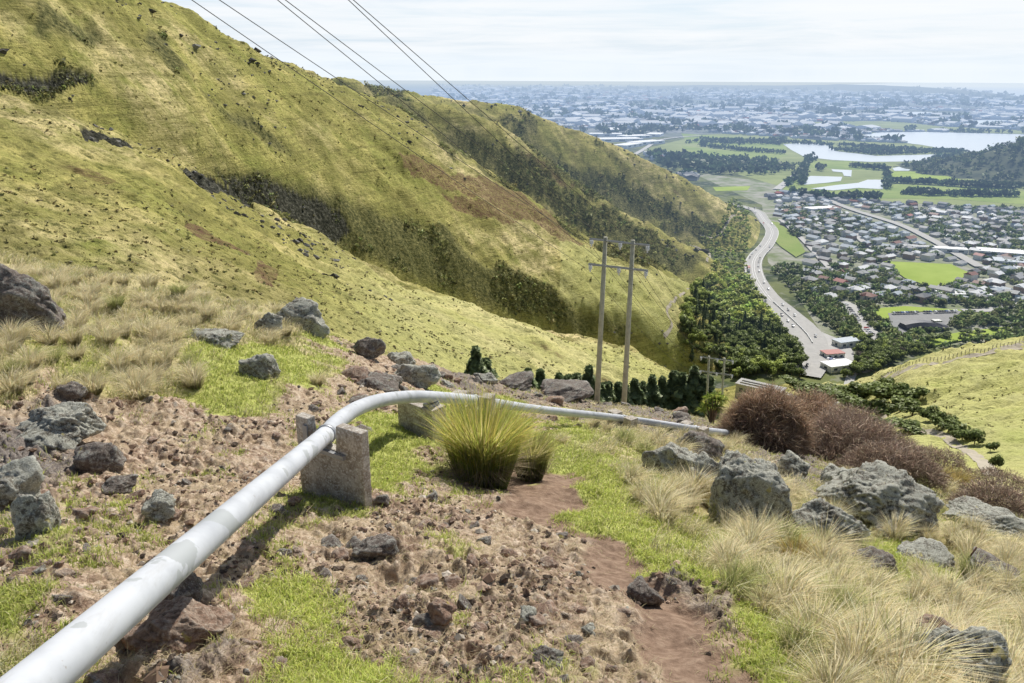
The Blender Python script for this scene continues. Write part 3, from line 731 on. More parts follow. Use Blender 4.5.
def pal(n, cols, p=None, v=.28):
    c = np.array(cols)[RNG.choice(len(cols), n, p=p)]; return c*(1+RNG.uniform(-v, v, (n, 1)))*(1+RNG.uniform(-.06, .06, (n, 3)))
def clumped(x, y, z, r, per, spread, f):
    n = len(x); X = np.repeat(x, per)+RNG.normal(0, 1, n*per)*np.repeat(spread*f, per); Y = np.repeat(y, per)+RNG.normal(0, 1, n*per)*np.repeat(spread*f, per)
    return np.stack([X, Y, ground(X, Y)-.01], -1), np.repeat(r, per)
# short green turf
x, y, z, r, c = scatter(170000, lambda c, px, py, x, y: np.clip((c[:, 1]-.06)*1.3, 0, 1)*sstep(.30, .56, fbm(x*1.7, y*1.7, 3, 81)+c[:, 1]*.35-.1)*np.clip(1-c[:, 2]*.5, 0, 1), 1.6, 100)
P0, rr = clumped(x, y, z, r, 7, .018*(1+.10*r), 1); n = len(P0); print('turf', n)
h = RNG.uniform(.025, .085, n)*(1+.022*rr); w = .0035*(1+.17*rr)
cl = np.repeat(fbm(x*.8, y*.8, 3, 83), 7)[:, None]
cb = pal(n, [(.32, .38, .08)]); ct = pal(n, [(.66, .74, .15), (.82, .82, .24), (.54, .66, .12), (.95, .84, .46)], [.35, .3, .2, .15])*(.75+.5*cl)
A = blades(P0, h, w, RNG.uniform(.1, 1.1, n), RNG.uniform(0, 6.28, n), cb, ct)
tag(link('turf', mesh_np('turf', A[0], quads=A[2], tris=A[3], mats=[m_grass], cols=A[1])), 'short bright green grass growing in patches on the slope', 'grass', None, 'stuff')
# loose straw-coloured grass between the tussocks
x, y, z, r, c = scatter(90000, lambda c, px, py, x, y: np.clip(c[:, 2]*1.15-.12, 0, 1)*sstep(.40, .58, fbm(x*1.2, y*1.2, 3, 91)+.1), 1.8, 100)
P0, rr = clumped(x, y, z, r, 9, .03*(1+.09*r), 1); n = len(P0); print('straw', n)
h = RNG.uniform(.08, .26, n)*(1+.006*rr); w = .003*(1+.16*rr)
cl = np.repeat(fbm(x*.6, y*.6, 3, 93), 9)[:, None]
cb = pal(n, [(.38, .34, .14), (.30, .34, .10)]); ct = pal(n, [(.95, .82, .52), (1.0, .90, .64), (.85, .70, .38), (.62, .62, .22)], [.35, .25, .25, .15])*(.75+.45*cl)
A = blades(P0, h, w, RNG.uniform(.2, 1.2, n), RNG.normal(-.6, 1.1, n), cb, ct)
tag(link('dry_grass', mesh_np('dry_grass', A[0], quads=A[2], tris=A[3], mats=[m_grass], cols=A[1])), 'loose straw coloured grass covering the slope between the tussocks', 'dry grass', None, 'stuff')
# scattered dead stems on the rubble
x, y, z, r, c = scatter(60000, lambda c, px, py, x, y: np.clip(c[:, 0]*.8+c[:, 1]*.3, 0, 1)*(1-.9*c[:, 3]), 1.5, 60)
P0, rr = clumped(x, y, z, r, 4, .03*(1+.06*r), 1); n = len(P0)
A = blades(P0, RNG.uniform(.015, .05, n), .003*(1+.15*rr), RNG.uniform(.8, 3, n), RNG.uniform(0, 6.28, n), pal(n, [(.36, .28, .17)]), pal(n, [(.55, .45, .30), (.45, .40, .2)]))
tag(link('dead_grass', mesh_np('dead_grass', A[0], quads=A[2], tris=A[3], mats=[m_grass], cols=A[1])), 'short dead grass stalks lying on the bare soil', 'dead grass', None, 'stuff')
# tussocks as individuals
def tussock_mesh(n, h0, h1, spread, cbs, cts, pt, w=.006, lean=(.1, 1.0), wind=0.0, base=.10, name='tussock', droop=.6):
    a = RNG.uniform(0, 6.28, n); rad = np.sqrt(RNG.random(n))*base
    P0 = np.stack([np.cos(a)*rad, np.sin(a)*rad, a*0-.03], -1); t = rad/base
    L = lean[0]+(lean[1]-lean[0])*np.clip(t*.7+RNG.uniform(-.1, .4, n), 0, 1); h = RNG.uniform(h0, h1, n)
    dx = np.cos(a)*L+wind; dy = np.sin(a)*L; az = np.arctan2(dy, dx); L = np.hypot(dx, dy)
    A = blades(P0, h, np.full(n, w), L, az+RNG.normal(0, .25, n), pal(n, cbs), pal(n, cts, pt), droop)
    return mesh_np(name, A[0], quads=A[2], tris=A[3], mats=[m_grass], cols=A[1])
STR = [(1.0, .86, .58), (1.0, .93, .70), (.90, .72, .42), (.68, .62, .26)]
tus = [tussock_mesh(420, .26, .52, .2, [(.60, .50, .26), (.42, .42, .15)], STR, [.35, .3, .2, .15], .0065, (.1, .95), wd) for wd in (-.1, .15, .3, .45, .2)]
tusg = [tussock_mesh(380, .22, .42, .2, [(.28, .32, .09)], [(.60, .58, .24), (.50, .54, .18), (.76, .66, .38)], [.4, .35, .25], .0065, (.15, 1.0), wd) for wd in (0, .25)]
cnt = 0; tries = 0; placed = []
while cnt < 270 and tries < 20000:
    tries += 1
    if random.random() < .3: px = random.uniform(-10, 330); py = random.uniform(268, 400)
    elif random.random() < .2: px = random.uniform(430, 730); py = random.uniform(378, 432)
    else: px = random.uniform(520, 1040); py = random.uniform(425, 720)
    p = at(px, py); r = math.hypot(p.x, p.y)
    if r > np.interp(math.atan2(p.x, p.y), _az, EDGE)*1.15: continue
    bx, by = project(np.array([p.x]), np.array([p.y]), grid_sample(BASE, np.array([p.x]), np.array([p.y])))
    cv = cover(bx, by, np.array([p.x]), np.array([p.y]))[0]
    if random.random() > (cv[2]-.22)*1.6: continue
    if any((p.x-a)**2+(p.y-b)**2 < (.20+.010*r)**2 for a, b in placed): continue
    placed.append((p.x, p.y))
    g = random.random() < .18; me = random.choice(tusg if g else tus); s = random.uniform(.55, 1.0)*(1+.012*r)
    o = link('tussock', me, None, p, (random.uniform(-.1, .1), random.uniform(-.1, .1), random.uniform(-.9, .9)), (s, s, s*random.uniform(.8, 1.1)))
    left = px < 350
    if g: tag(o, 'greenish fescue tussock growing among the straw coloured ones', 'tussock', 'greenish fescue tussocks')
    elif left: tag(o, 'straw coloured tussock in the grass band at the upper left', 'tussock', 'straw tussocks at the upper left')
    else: tag(o, 'straw coloured tussock with windblown blades on the right hand slope', 'tussock', 'straw tussocks on the right slope')
    cnt += 1
print('tussocks', cnt)
# the two big green-gold tussocks beside the path
def big(px, py, hpx, wpx, n, label, cts):
    p = at(px, py); s = (p-cam.location).length/F; hh = hpx*s; base = wpx*s*.25
    me = tussock_mesh(n, hh*.60, hh*1.13, .3, [(.16, .24, .04), (.24, .28, .06)], cts, [.3, .3, .2, .2], .011, (.02, .52), 0.03, base*1.3, 'big_tussock', .95)
    dead = tussock_mesh(n//2, hh*.22, hh*.62, .3, [(.22, .17, .10)], [(.46, .38, .25), (.34, .26, .16), (.5, .42, .28), (.3, .25, .12)], [.25]*4, .011, (.4, .9), 0, base*1.15, 'dead_skirt', 1.0)
    o = link('large_tussock', me, None, p); tag(o, label, 'tussock'); link('dead_skirt', dead, o)
big(483, 484, 96, 74, 2600, 'large green gold tussock standing beside the dirt path', [(.72, .72, .16), (.92, .74, .20), (.54, .64, .11), (1.0, .82, .42)])
big(530, 480, 62, 34, 900, 'narrower tussock at the right side of the large green gold one', [(.58, .54, .16), (.68, .56, .22), (.50, .48, .13), (.78, .64, .38)])
# --- brown twiggy thicket
m_twig = leafmat('dry_twigs', .2)
def thicket(px, py, wpx, hpx, n, label, cols, seedc=0, deep=.8):
    p = at(px, py); s = (p-cam.location).length/F; w = wpx*s/2; h = hpx*s
    u = RNG.normal(size=(n, 3)); u /= np.linalg.norm(u, axis=1)[:, None]; u[:, 2] = np.abs(u[:, 2]); rad = RNG.random(n)**.22
    lob = .65+.62*vn3(u*4.2+seedc, 5+seedc)
    P0 = u*np.array([w, w*deep, h*.92])*(rad*lob)[:, None]; P0[:, 2] -= .1
    dr = u*np.array([.6, .6, .5])+np.array([0, 0, .35])+RNG.normal(0, .75, (n, 3)); dr /= np.linalg.norm(dr, axis=1)[:, None]
    L = RNG.uniform(.12, .42, n)*h*.8; ww = np.full(n, .005+s*.28)
    side = np.cross(dr, RNG.normal(size=(n, 3))); side /= np.linalg.norm(side, axis=1)[:, None]
    tip = P0+dr*L[:, None]; tip[:, 2] -= L*.12; mid = P0+dr*(L*.5)[:, None]
    sw = side*ww[:, None]; V = np.stack([P0-sw*.5, P0+sw*.5, mid-sw*.4, mid+sw*.4, tip], 1)
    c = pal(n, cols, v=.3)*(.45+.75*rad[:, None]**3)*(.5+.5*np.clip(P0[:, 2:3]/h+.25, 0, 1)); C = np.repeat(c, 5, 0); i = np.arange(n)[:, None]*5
    me = mesh_np('thicket', V.reshape(-1, 3), quads=i+np.array([0, 1, 3, 2]), tris=i+np.array([2, 3, 4]), mats=[m_twig], cols=C)
    o = link('thicket', me, None, p+Vector((0, w*deep*.5, 0)), (0, 0, random.uniform(-.3, .3))); return tag(o, label, 'shrub')
BR = [(.42, .27, .17), (.56, .38, .25), (.26, .16, .105), (.68, .51, .36)]
PU = [(.36, .25, .18), (.48, .35, .26), (.25, .17, .13), (.60, .47, .35)]
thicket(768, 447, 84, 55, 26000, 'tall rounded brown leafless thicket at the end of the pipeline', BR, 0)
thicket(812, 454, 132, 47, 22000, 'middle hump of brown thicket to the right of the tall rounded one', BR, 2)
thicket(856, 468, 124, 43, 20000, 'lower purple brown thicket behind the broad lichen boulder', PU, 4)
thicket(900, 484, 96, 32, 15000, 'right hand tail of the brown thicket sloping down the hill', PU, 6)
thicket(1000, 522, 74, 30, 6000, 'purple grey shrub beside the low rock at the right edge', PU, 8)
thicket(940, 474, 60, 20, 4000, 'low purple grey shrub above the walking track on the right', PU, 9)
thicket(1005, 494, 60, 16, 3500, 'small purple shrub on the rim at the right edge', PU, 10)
# golden tuft pair on the right, orange grass on the outcrop
for px, py, hp, wp, lb in ((938, 488, 22, 20, 'golden tussock left of its twin on the right rim'), (954, 490, 22, 16, 'golden tussock right of its twin on the right rim'), (716, 512, 34, 34, 'orange gold grass tuft growing on the big outcrop'), (795, 566, 30, 30, 'yellow green tuft at the foot of the slanting grey rock')):
    p = at(px, py); s = (p-cam.location).length/F
    me = tussock_mesh(500, hp*s*.6, hp*s*1.1, .2, [(.22, .16, .04)], [(.60, .45, .16), (.50, .42, .10), (.66, .50, .24)], [.4, .3, .3], .01+s*.2, (.05, .7), .1, wp*s*.3, 'golden_tussock')
    tag(link('golden_tussock', me, None, p), lb, 'tussock')
# steel rod stuck in the right slope
p = at(964, 572); s = (p-cam.location).length/F; mb = MB(); mb.tube([p+Vector((0, 0, -.1)), p+Vector((.03, 0, 24*s*.6)), p+Vector((.10, 0, 24*s))], .012, 8)
tag(mb.build('steel_rod', simple('rust', (.16, .09, .06), .8), None, True), 'thin rusty steel rod standing in the grass of the right slope', 'rod')
# ------------------------------------------------------------------ power poles and wires
m_wood = simple('weathered_pole_timber', (.44, .43, .34), .85, var=.25, vscale=3, bump=.4)
m_arm = simple('galvanised_arm', (.36, .37, .37), .6, .3)
m_ins = simple('white_porcelain', (.82, .83, .84), .25)
m_wire = simple('dark_cable', (.05, .05, .055), .6)
def hpole(base_px, top_px, label, r=None):
    """two timber poles carrying two crossarms; returns insulator positions"""
    b1 = at(*base_px[0]); r = r or math.hypot(b1.x, b1.y)
    def on_r(px, py, rr): d = ray(px, py); return Vector((d[0]*rr, d[1]*rr, EZ+d[2]*rr))
    t1 = on_r(*top_px[0], r); t2 = on_r(*top_px[1], r); b2 = Vector((t2.x, t2.y, gz(t2.x, t2.y))); b1 = on_r(*base_px[0], r); b1.z = gz(b1.x, b1.y)
    lean = on_r(*base_px[1], r); b2.x, b2.y = lean.x, lean.y; b2.z = gz(b2.x, b2.y)
    root = bpy.data.objects.new('power_pole', None); col.objects.link(root); root.location = b1; tag(root, label, 'power pole')
    L = lambda p: Vector(p)-b1
    for b, t in ((b1, t1), (b2, t2)):
        mb = MB(); dn = (b-t).normalized(); mb.tube([L(b+dn*.6), L(b.lerp(t, .5)), L(t)], [.19, .165, .135], 14); mb.build('pole', m_wood, root, True)
    u = (t2-t1).normalized(); hgt = (t1-b1).length; ins = []
    mid = (t1+t2)/2; sp = (t2-t1).length; dn = (b1-t1).normalized()
    fw = Vector((-u.y, u.x, 0)).normalized()
    for k, off in enumerate((.02, .165)):
        c = mid+dn*(hgt*off); mb = MB(); a = c-u*sp*1.08; e = c+u*sp*1.12
        e1 = Vector(a)-fw*.2; e2 = Vector(e)-fw*.2; ang = math.atan2(u.y, u.x)
        for s_ in (-1, 1):
            mb.tube([L(a+fw*.16*s_), L(e+fw*.16*s_)], .045, 6)
        mb.build('crossarm', m_arm, root)
        for v in (-1.0, .05, 1.04):
            p = c+u*sp*v; mb = MB(); q0 = L(p)
            for s_ in (-1, 1):
                z = [(0, .02), (-.06, .02), (-.07, .11), (-.13, .05), (-.17, .11), (-.23, .05), (-.27, .11), (-.33, .05), (-.37, .02), (-.42, .02)]
                mb.tube([q0+Vector((0, 0, a_))+fw*.16*s_ for a_, _ in z], [w*1.25 for _, w in z], 10)
            mb.box(q0+Vector((0, 0, -.44)), (.08, .42, .05), rz=math.atan2(fw.y, fw.x)-math.pi/2)
            mb.build('insulator', m_ins, root, True); ins.append(p+Vector((0, 0, -.46)))
    return ins
I1 = hpole([(597, 402), (624, 404)], [(605.5, 237), (633, 240)], 'tall twin timber power pole with two crossarms beyond the far pipe')
I2 = hpole([(706, 432), (720, 434)], [(709, 356), (724.5, 358)], 'small distant twin timber power pole left of the brown thicket', 104)
tops = {1: (247, 0), 0: (220, 0)}
tgt = [(236, 0), (300, 0), (366, 0), (208, 0), (291, 0), (360, 0)]
for k in range(6):
    a = I1[k]; d = ray(*tgt[k]); rr = 22.0; b = Vector((d[0]*rr, d[1]*rr, EZ+d[2]*rr)); c = a+(b-a)*2.3
    pts = []
    for i in range(41):
        t = i/40; p = a.lerp(c, t); pts.append(p-Vector((0, 0, .9*4*t*(1-t)*0.3)))
    e = I2[k]
    back = [a.lerp(e, i/16)-Vector((0, 0, 1.2*4*(i/16)*(1-i/16))) for i in range(17)]
    root_wire = MB(); root_wire.tube(back[::-1]+pts[1:], .011, 5, cap=False)
    nm = ['upper left', 'upper middle', 'upper right', 'lower left', 'lower middle', 'lower right'][k]
    tag(root_wire.build('power_line', m_wire, None, True), f'thin dark overhead wire hung from the {nm} insulator of the twin poles', 'power line', None)
# ------------------------------------------------------------------ foliage templates
m_leaf = leafmat('tree_leaves', .3, haze=True, rough=.5)
m_trunk = simple('bark', (.14, .10, .07), .9, haze=True, var=.3)
def cards(P, nrm, size, c):
    n = len(P); a = np.cross(nrm, RNG.normal(size=(n, 3))); a /= np.linalg.norm(a, axis=1)[:, None]+1e-9; b = np.cross(nrm, a); b /= np.linalg.norm(b, axis=1)[:, None]+1e-9
    s = size[:, None]; V = np.stack([P-a*s-b*s*.45, P+a*s*.2-b*s*.7, P+a*s+b*s*.35, P-a*s*.25+b*s*.75], 1)
    return V.reshape(-1, 3), np.repeat(c, 4, 0), np.arange(n*4).reshape(n, 4)
def crown(n, rad, height, kind, cdark, clight, leaf):
    """leaf clumps over several lobes (round) or tiers (conifer), dark inside and below"""
    if kind == 'conifer':
        t = RNG.random(n)**.8; a = RNG.uniform(0, 6.28, n); tier = .72+.28*np.sin(t*26+np.sin(a*3)*1.2)
        rr = rad*(1-t*.93)*tier*RNG.uniform(.55, 1.05, n)*(1+.18*np.sin(a*4+t*9)); P = np.stack([np.cos(a)*rr, np.sin(a)*rr, height*(.12+.88*t)-rr*.25], -1)
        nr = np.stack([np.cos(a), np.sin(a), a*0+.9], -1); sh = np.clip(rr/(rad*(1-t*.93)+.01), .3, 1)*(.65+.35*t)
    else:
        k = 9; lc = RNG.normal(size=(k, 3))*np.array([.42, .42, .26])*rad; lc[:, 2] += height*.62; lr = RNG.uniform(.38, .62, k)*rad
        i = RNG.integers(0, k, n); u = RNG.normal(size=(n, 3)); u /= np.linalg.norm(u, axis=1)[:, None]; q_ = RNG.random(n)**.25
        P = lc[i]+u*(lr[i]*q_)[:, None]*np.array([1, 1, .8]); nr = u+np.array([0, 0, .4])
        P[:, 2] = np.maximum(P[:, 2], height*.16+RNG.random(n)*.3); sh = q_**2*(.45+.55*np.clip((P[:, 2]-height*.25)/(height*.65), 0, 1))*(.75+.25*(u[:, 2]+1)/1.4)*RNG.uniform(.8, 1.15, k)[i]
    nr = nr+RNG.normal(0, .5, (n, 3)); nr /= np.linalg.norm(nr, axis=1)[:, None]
    c = np.array(cdark)+(np.array(clight)-np.array(cdark))*np.clip(sh[:, None]*RNG.uniform(.75, 1.25, (n, 1)), 0, 1.2)  # shade inside and low in the crown is put into the leaf colour
    return cards(P, nr, RNG.uniform(.6, 1.2, n)*leaf, c)
def trunk_mesh(h, r, limbs=5, seed=1):
    mb = MB(); rg = random.Random(seed); mb.tube([(0, 0, -.5), (.1, 0, h*.3), (-.1, .1, h*.62), (0, 0, h*.85)], [r, r*.8, r*.5, r*.15], 7)
    for i in range(limbs):
        a = rg.uniform(0, 6.28); z = h*rg.uniform(.3, .6); mb.tube([(0, 0, z), (math.cos(a)*h*.12, math.sin(a)*h*.12, z+h*.1), (math.cos(a)*h*.24, math.sin(a)*h*.24, z+h*.24)], [r*.4, r*.25, r*.08], 5)
    me = bpy.data.meshes.new('trunk'); me.from_pydata(mb.V, [], mb.F); me.materials.append(m_trunk); return me
TK = {}
def tk(name, n, rad, h, kind, cd, cl, leaf):
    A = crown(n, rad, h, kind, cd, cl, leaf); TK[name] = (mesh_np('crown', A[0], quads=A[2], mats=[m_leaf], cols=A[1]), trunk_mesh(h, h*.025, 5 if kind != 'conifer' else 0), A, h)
for v in range(3):
    tk(f'pine{v}', 2000, 3.1, 12, 'conifer', (.03, .05, .028), (.22, .28, .12), .34)
    tk(f'dark{v}', 1000, 4.6, 10, 'round', (.03, .045, .018), (.22, .28, .08), .58)
    tk(f'lite{v}', 1000, 4.2, 8.5, 'round', (.06, .085, .02), (.44, .52, .12), .56)
    tk(f'bare{v}', 700, 4.0, 9, 'round', (.05, .045, .035), (.16, .14, .105), .35)
def tree(kind, p, s, name, label, group=None, cat='tree', parts=True, rz=None):
    cr, tr, A, h = TK[kind]; o = bpy.data.objects.new(name, None); col.objects.link(o); o.location = p; o.scale = (s*random.uniform(.9, 1.1), s*random.uniform(.9, 1.1), s*random.uniform(.88, 1.12)); o.rotation_euler = (0, 0, random.uniform(0, 6.28))
    tag(o, label, cat, group); link('crown', cr, o); link('trunk', tr, o); return o
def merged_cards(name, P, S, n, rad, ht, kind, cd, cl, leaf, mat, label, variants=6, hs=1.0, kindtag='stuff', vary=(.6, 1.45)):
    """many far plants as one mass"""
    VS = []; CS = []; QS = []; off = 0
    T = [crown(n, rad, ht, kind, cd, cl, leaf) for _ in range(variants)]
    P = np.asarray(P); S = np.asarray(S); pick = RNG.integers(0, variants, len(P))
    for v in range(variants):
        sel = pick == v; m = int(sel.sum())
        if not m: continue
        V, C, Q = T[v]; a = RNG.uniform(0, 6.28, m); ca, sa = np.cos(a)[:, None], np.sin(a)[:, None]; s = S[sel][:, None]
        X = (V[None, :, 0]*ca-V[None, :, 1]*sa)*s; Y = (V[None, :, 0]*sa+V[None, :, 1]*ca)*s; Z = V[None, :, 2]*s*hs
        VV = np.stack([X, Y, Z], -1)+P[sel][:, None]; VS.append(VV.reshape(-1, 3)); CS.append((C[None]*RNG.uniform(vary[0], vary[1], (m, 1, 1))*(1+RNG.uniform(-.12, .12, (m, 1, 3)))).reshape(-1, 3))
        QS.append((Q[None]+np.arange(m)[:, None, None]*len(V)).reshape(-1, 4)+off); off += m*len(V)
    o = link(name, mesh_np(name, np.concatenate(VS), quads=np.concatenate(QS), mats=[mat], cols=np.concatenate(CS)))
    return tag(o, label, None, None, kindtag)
# --- gully scrub on the hill
vis_i, vis_j = np.where((SCM > .45) & (fbm(GX*.04, GY*.04, 4, 111) > .45) & (np.hypot(GX, GY) < 1500))
pk = RNG.choice(len(vis_i), min(9500, len(vis_i)), replace=False); i, j = vis_i[pk], vis_j[pk]
P = np.stack([GX[i, j], GY[i, j], HT[i, j]-.3], -1); rr = np.hypot(P[:, 0], P[:, 1]); 
merged_cards('gully_scrub', P, RNG.lognormal(-.35, .4, len(P))*(.35+rr/1000), 26, 1.8, 1.3, 'round', (.05, .06, .02), (.28, .29, .10), .42, m_leaf, 'dark gorse and scrub filling the gullies between the spurs', vary=(.35, 1.9))
# --- tufts, shrubs and outcrops dotted over the open faces
k = RNG.choice(NA*NR, 60000); i, j = k//NR, k % NR; r = np.hypot(GX[i, j], GY[i, j])
w = (r > EDGE[i]*1.6) & (r < 1350) & (HT[i, j] > 3) & (fbm(GX[i, j]*.02, GY[i, j]*.02, 4, 88) > .47)
i, j = i[w][:17000], j[w][:17000]; P = np.stack([GX[i, j], GY[i, j], HT[i, j]-.1], -1); rr = np.hypot(P[:, 0], P[:, 1])
merged_cards('hill_tufts', P, RNG.uniform(.35, 1.0, len(P))*(.15+rr/700), 9, 1.3, 1.0, 'round', (.09, .085, .03), (.28, .25, .09), .6, m_leaf, 'dark tufts and small shrubs dotted over the open hill faces')
k = RNG.choice(NA*NR, 60000); i, j = k//NR, k % NR; r = np.hypot(GX[i, j], GY[i, j])
w = (r > EDGE[i]*8) & (r < 1200) & (HT[i, j] > 6) & ((fbm(GX[i, j]*.012+9, GY[i, j]*.012, 4, 98) > .575) | (CLM[i, j] > .5))
i, j = i[w][:4200], j[w][:4200]; n = len(i); rr = r[w][:4200]; s = RNG.lognormal(-.6, .5, n)*(.3+rr/650)
V = oct_[None]*(1+RNG.uniform(-.4, .4, (n, 10, 3)))*s[:, None, None]*np.array([1.3, 1, .9])+np.stack([GX[i, j], GY[i, j], HT[i, j]], -1)[:, None]
T = (tri[None]+np.arange(n)[:, None, None]*10).reshape(-1, 3)
cc = np.array([(.12, .115, .10), (.20, .195, .175), (.07, .065, .055)])[RNG.choice(3, n)]
m_hr, nt = new_mat('hill_rock'); q = N(nt); b = q('BsdfPrincipled', ins={'Base Color': q.attr('col', 'Color'), 'Roughness': .95}); haze_out(q, b.outputs[0])
tag(link('hill_rocks', mesh_np('hill_rocks', V.reshape(-1, 3), tris=T, mats=[m_hr], cols=np.repeat(cc, 10, 0))), 'small grey outcrops scattered over the hillside', None, None, 'stuff')
# ------------------------------------------------------------------ sheets on the plain (areas, roads, water)
LV = [0.0]; FREE = []
def sheet(name, pxs, mat, label, z=None, kind='structure'):
    LV[0] += .05; z = LV[0] if z is None else z
    if name not in ('city_ground', 'suburb_ground', 'wetland'): FREE.append(pxs)
    pts = [plain(a, b, z) for a, b in pxs]; me = bpy.data.meshes.new(name); me.from_pydata([p[:] for p in pts], [], [tuple(range(len(pts)))])
    me.materials.append(mat); bm = bmesh.new(); bm.from_mesh(me); bmesh.ops.triangulate(bm, faces=bm.faces); bmesh.ops.recalc_face_normals(bm, faces=bm.faces)
    if bm.faces and sum(f.normal.z for f in bm.faces) < 0: bmesh.ops.reverse_faces(bm, faces=bm.faces)
    bm.to_mesh(me); bm.free(); return tag(link(name, me), label, None, None, kind)
def cr(pts, ox, oy, s): return [(ox+x*s, oy+y*s) for x, y in pts]
def field_mat(name, a, b_, sc=.02, stripe=0):
    m, nt = new_mat(name); q = N(nt); P = q('NewGeometry').outputs['Position']
    c = q.mix(q.ramp(q.noise(P, sc, 6, .65), [(.38, 0.0), (.62, 1.0)]), a, b_)
    if stripe:
        w = q('TexWave', wave_type='BANDS', bands_direction='X', ins={'Scale': stripe, 'Distortion': 1.5, 'Detail': 2.0, 'Vector': q('Mapping', ins={'Vector': P, 'Rotation': (0, 0, .6)}).outputs[0]}).outputs['Fac']
        c = q.mix(q.math('MULTIPLY', q.ramp(w, [(.5, 0.0), (.75, 1.0)]), .6), c, [v*.45 for v in a])
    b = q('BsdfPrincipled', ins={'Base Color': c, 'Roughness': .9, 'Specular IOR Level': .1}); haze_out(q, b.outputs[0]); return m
m_f1 = field_mat('bright_field', (.27, .36, .05), (.34, .43, .08)); m_f2 = field_mat('green_field', (.19, .27, .06), (.30, .36, .10), .01)
m_f3 = field_mat('pale_field', (.30, .34, .13), (.20, .24, .08), .006); m_f4 = field_mat('striped_orchard', (.24, .33, .07), (.30, .36, .10), .03, .16)
m_sub = field_mat('suburb_ground', (.16, .20, .08), (.36, .35, .30), .035)
m_city = field_mat('city_ground', (.10, .125, .09), (.26, .27, .27), .0035)
m_asph = simple('old_asphalt', (.40, .39, .37), .85, haze=True, var=.12, vscale=.3); m_yard = simple('pale_yard', (.44, .43, .41), .85, haze=True, var=.12, vscale=.2)
m_dkas = simple('grey_asphalt', (.25, .25, .245), .85, haze=True, var=.15, vscale=.3); m_grav = simple('gravel_track', (.42, .37, .29), .95, haze=True, var=.15, vscale=.8)
m_mark = simple('road_paint', (.8, .8, .78), .6, haze=True)
m_water, nt = new_mat('water'); q = N(nt); P = q('NewGeometry').outputs['Position']
b = q('BsdfPrincipled', ins={'Base Color': (.42, .48, .52, 1), 'Roughness': .32, 'Specular IOR Level': .6, 'Normal': q('Bump', ins={'Strength': .15, 'Distance': .5, 'Height': q.noise(P, .05, 4)}).outputs[0]}); haze_out(q, b.outputs[0])
sheet('city_ground', [(300, 88), (1180, 92), (1180, 150), (1024, 158), (860, 150), (640, 135), (560, 152), (300, 150)], m_city, 'hazy built up city plain under the horizon')
sheet('suburb_ground', [(690, 172), (800, 186), (1180, 210), (1180, 345), (950, 345), (840, 362), (800, 300), (768, 262), (762, 205)], m_sub, 'ground of the valley suburb')
sheet('wetland', [(640, 150), (700, 135), (830, 128), (1180, 160), (1180, 212), (900, 203), (800, 192), (730, 172)], m_f3, 'flat pale green wetland beside the river')
A7 = (700, 60, .3164)
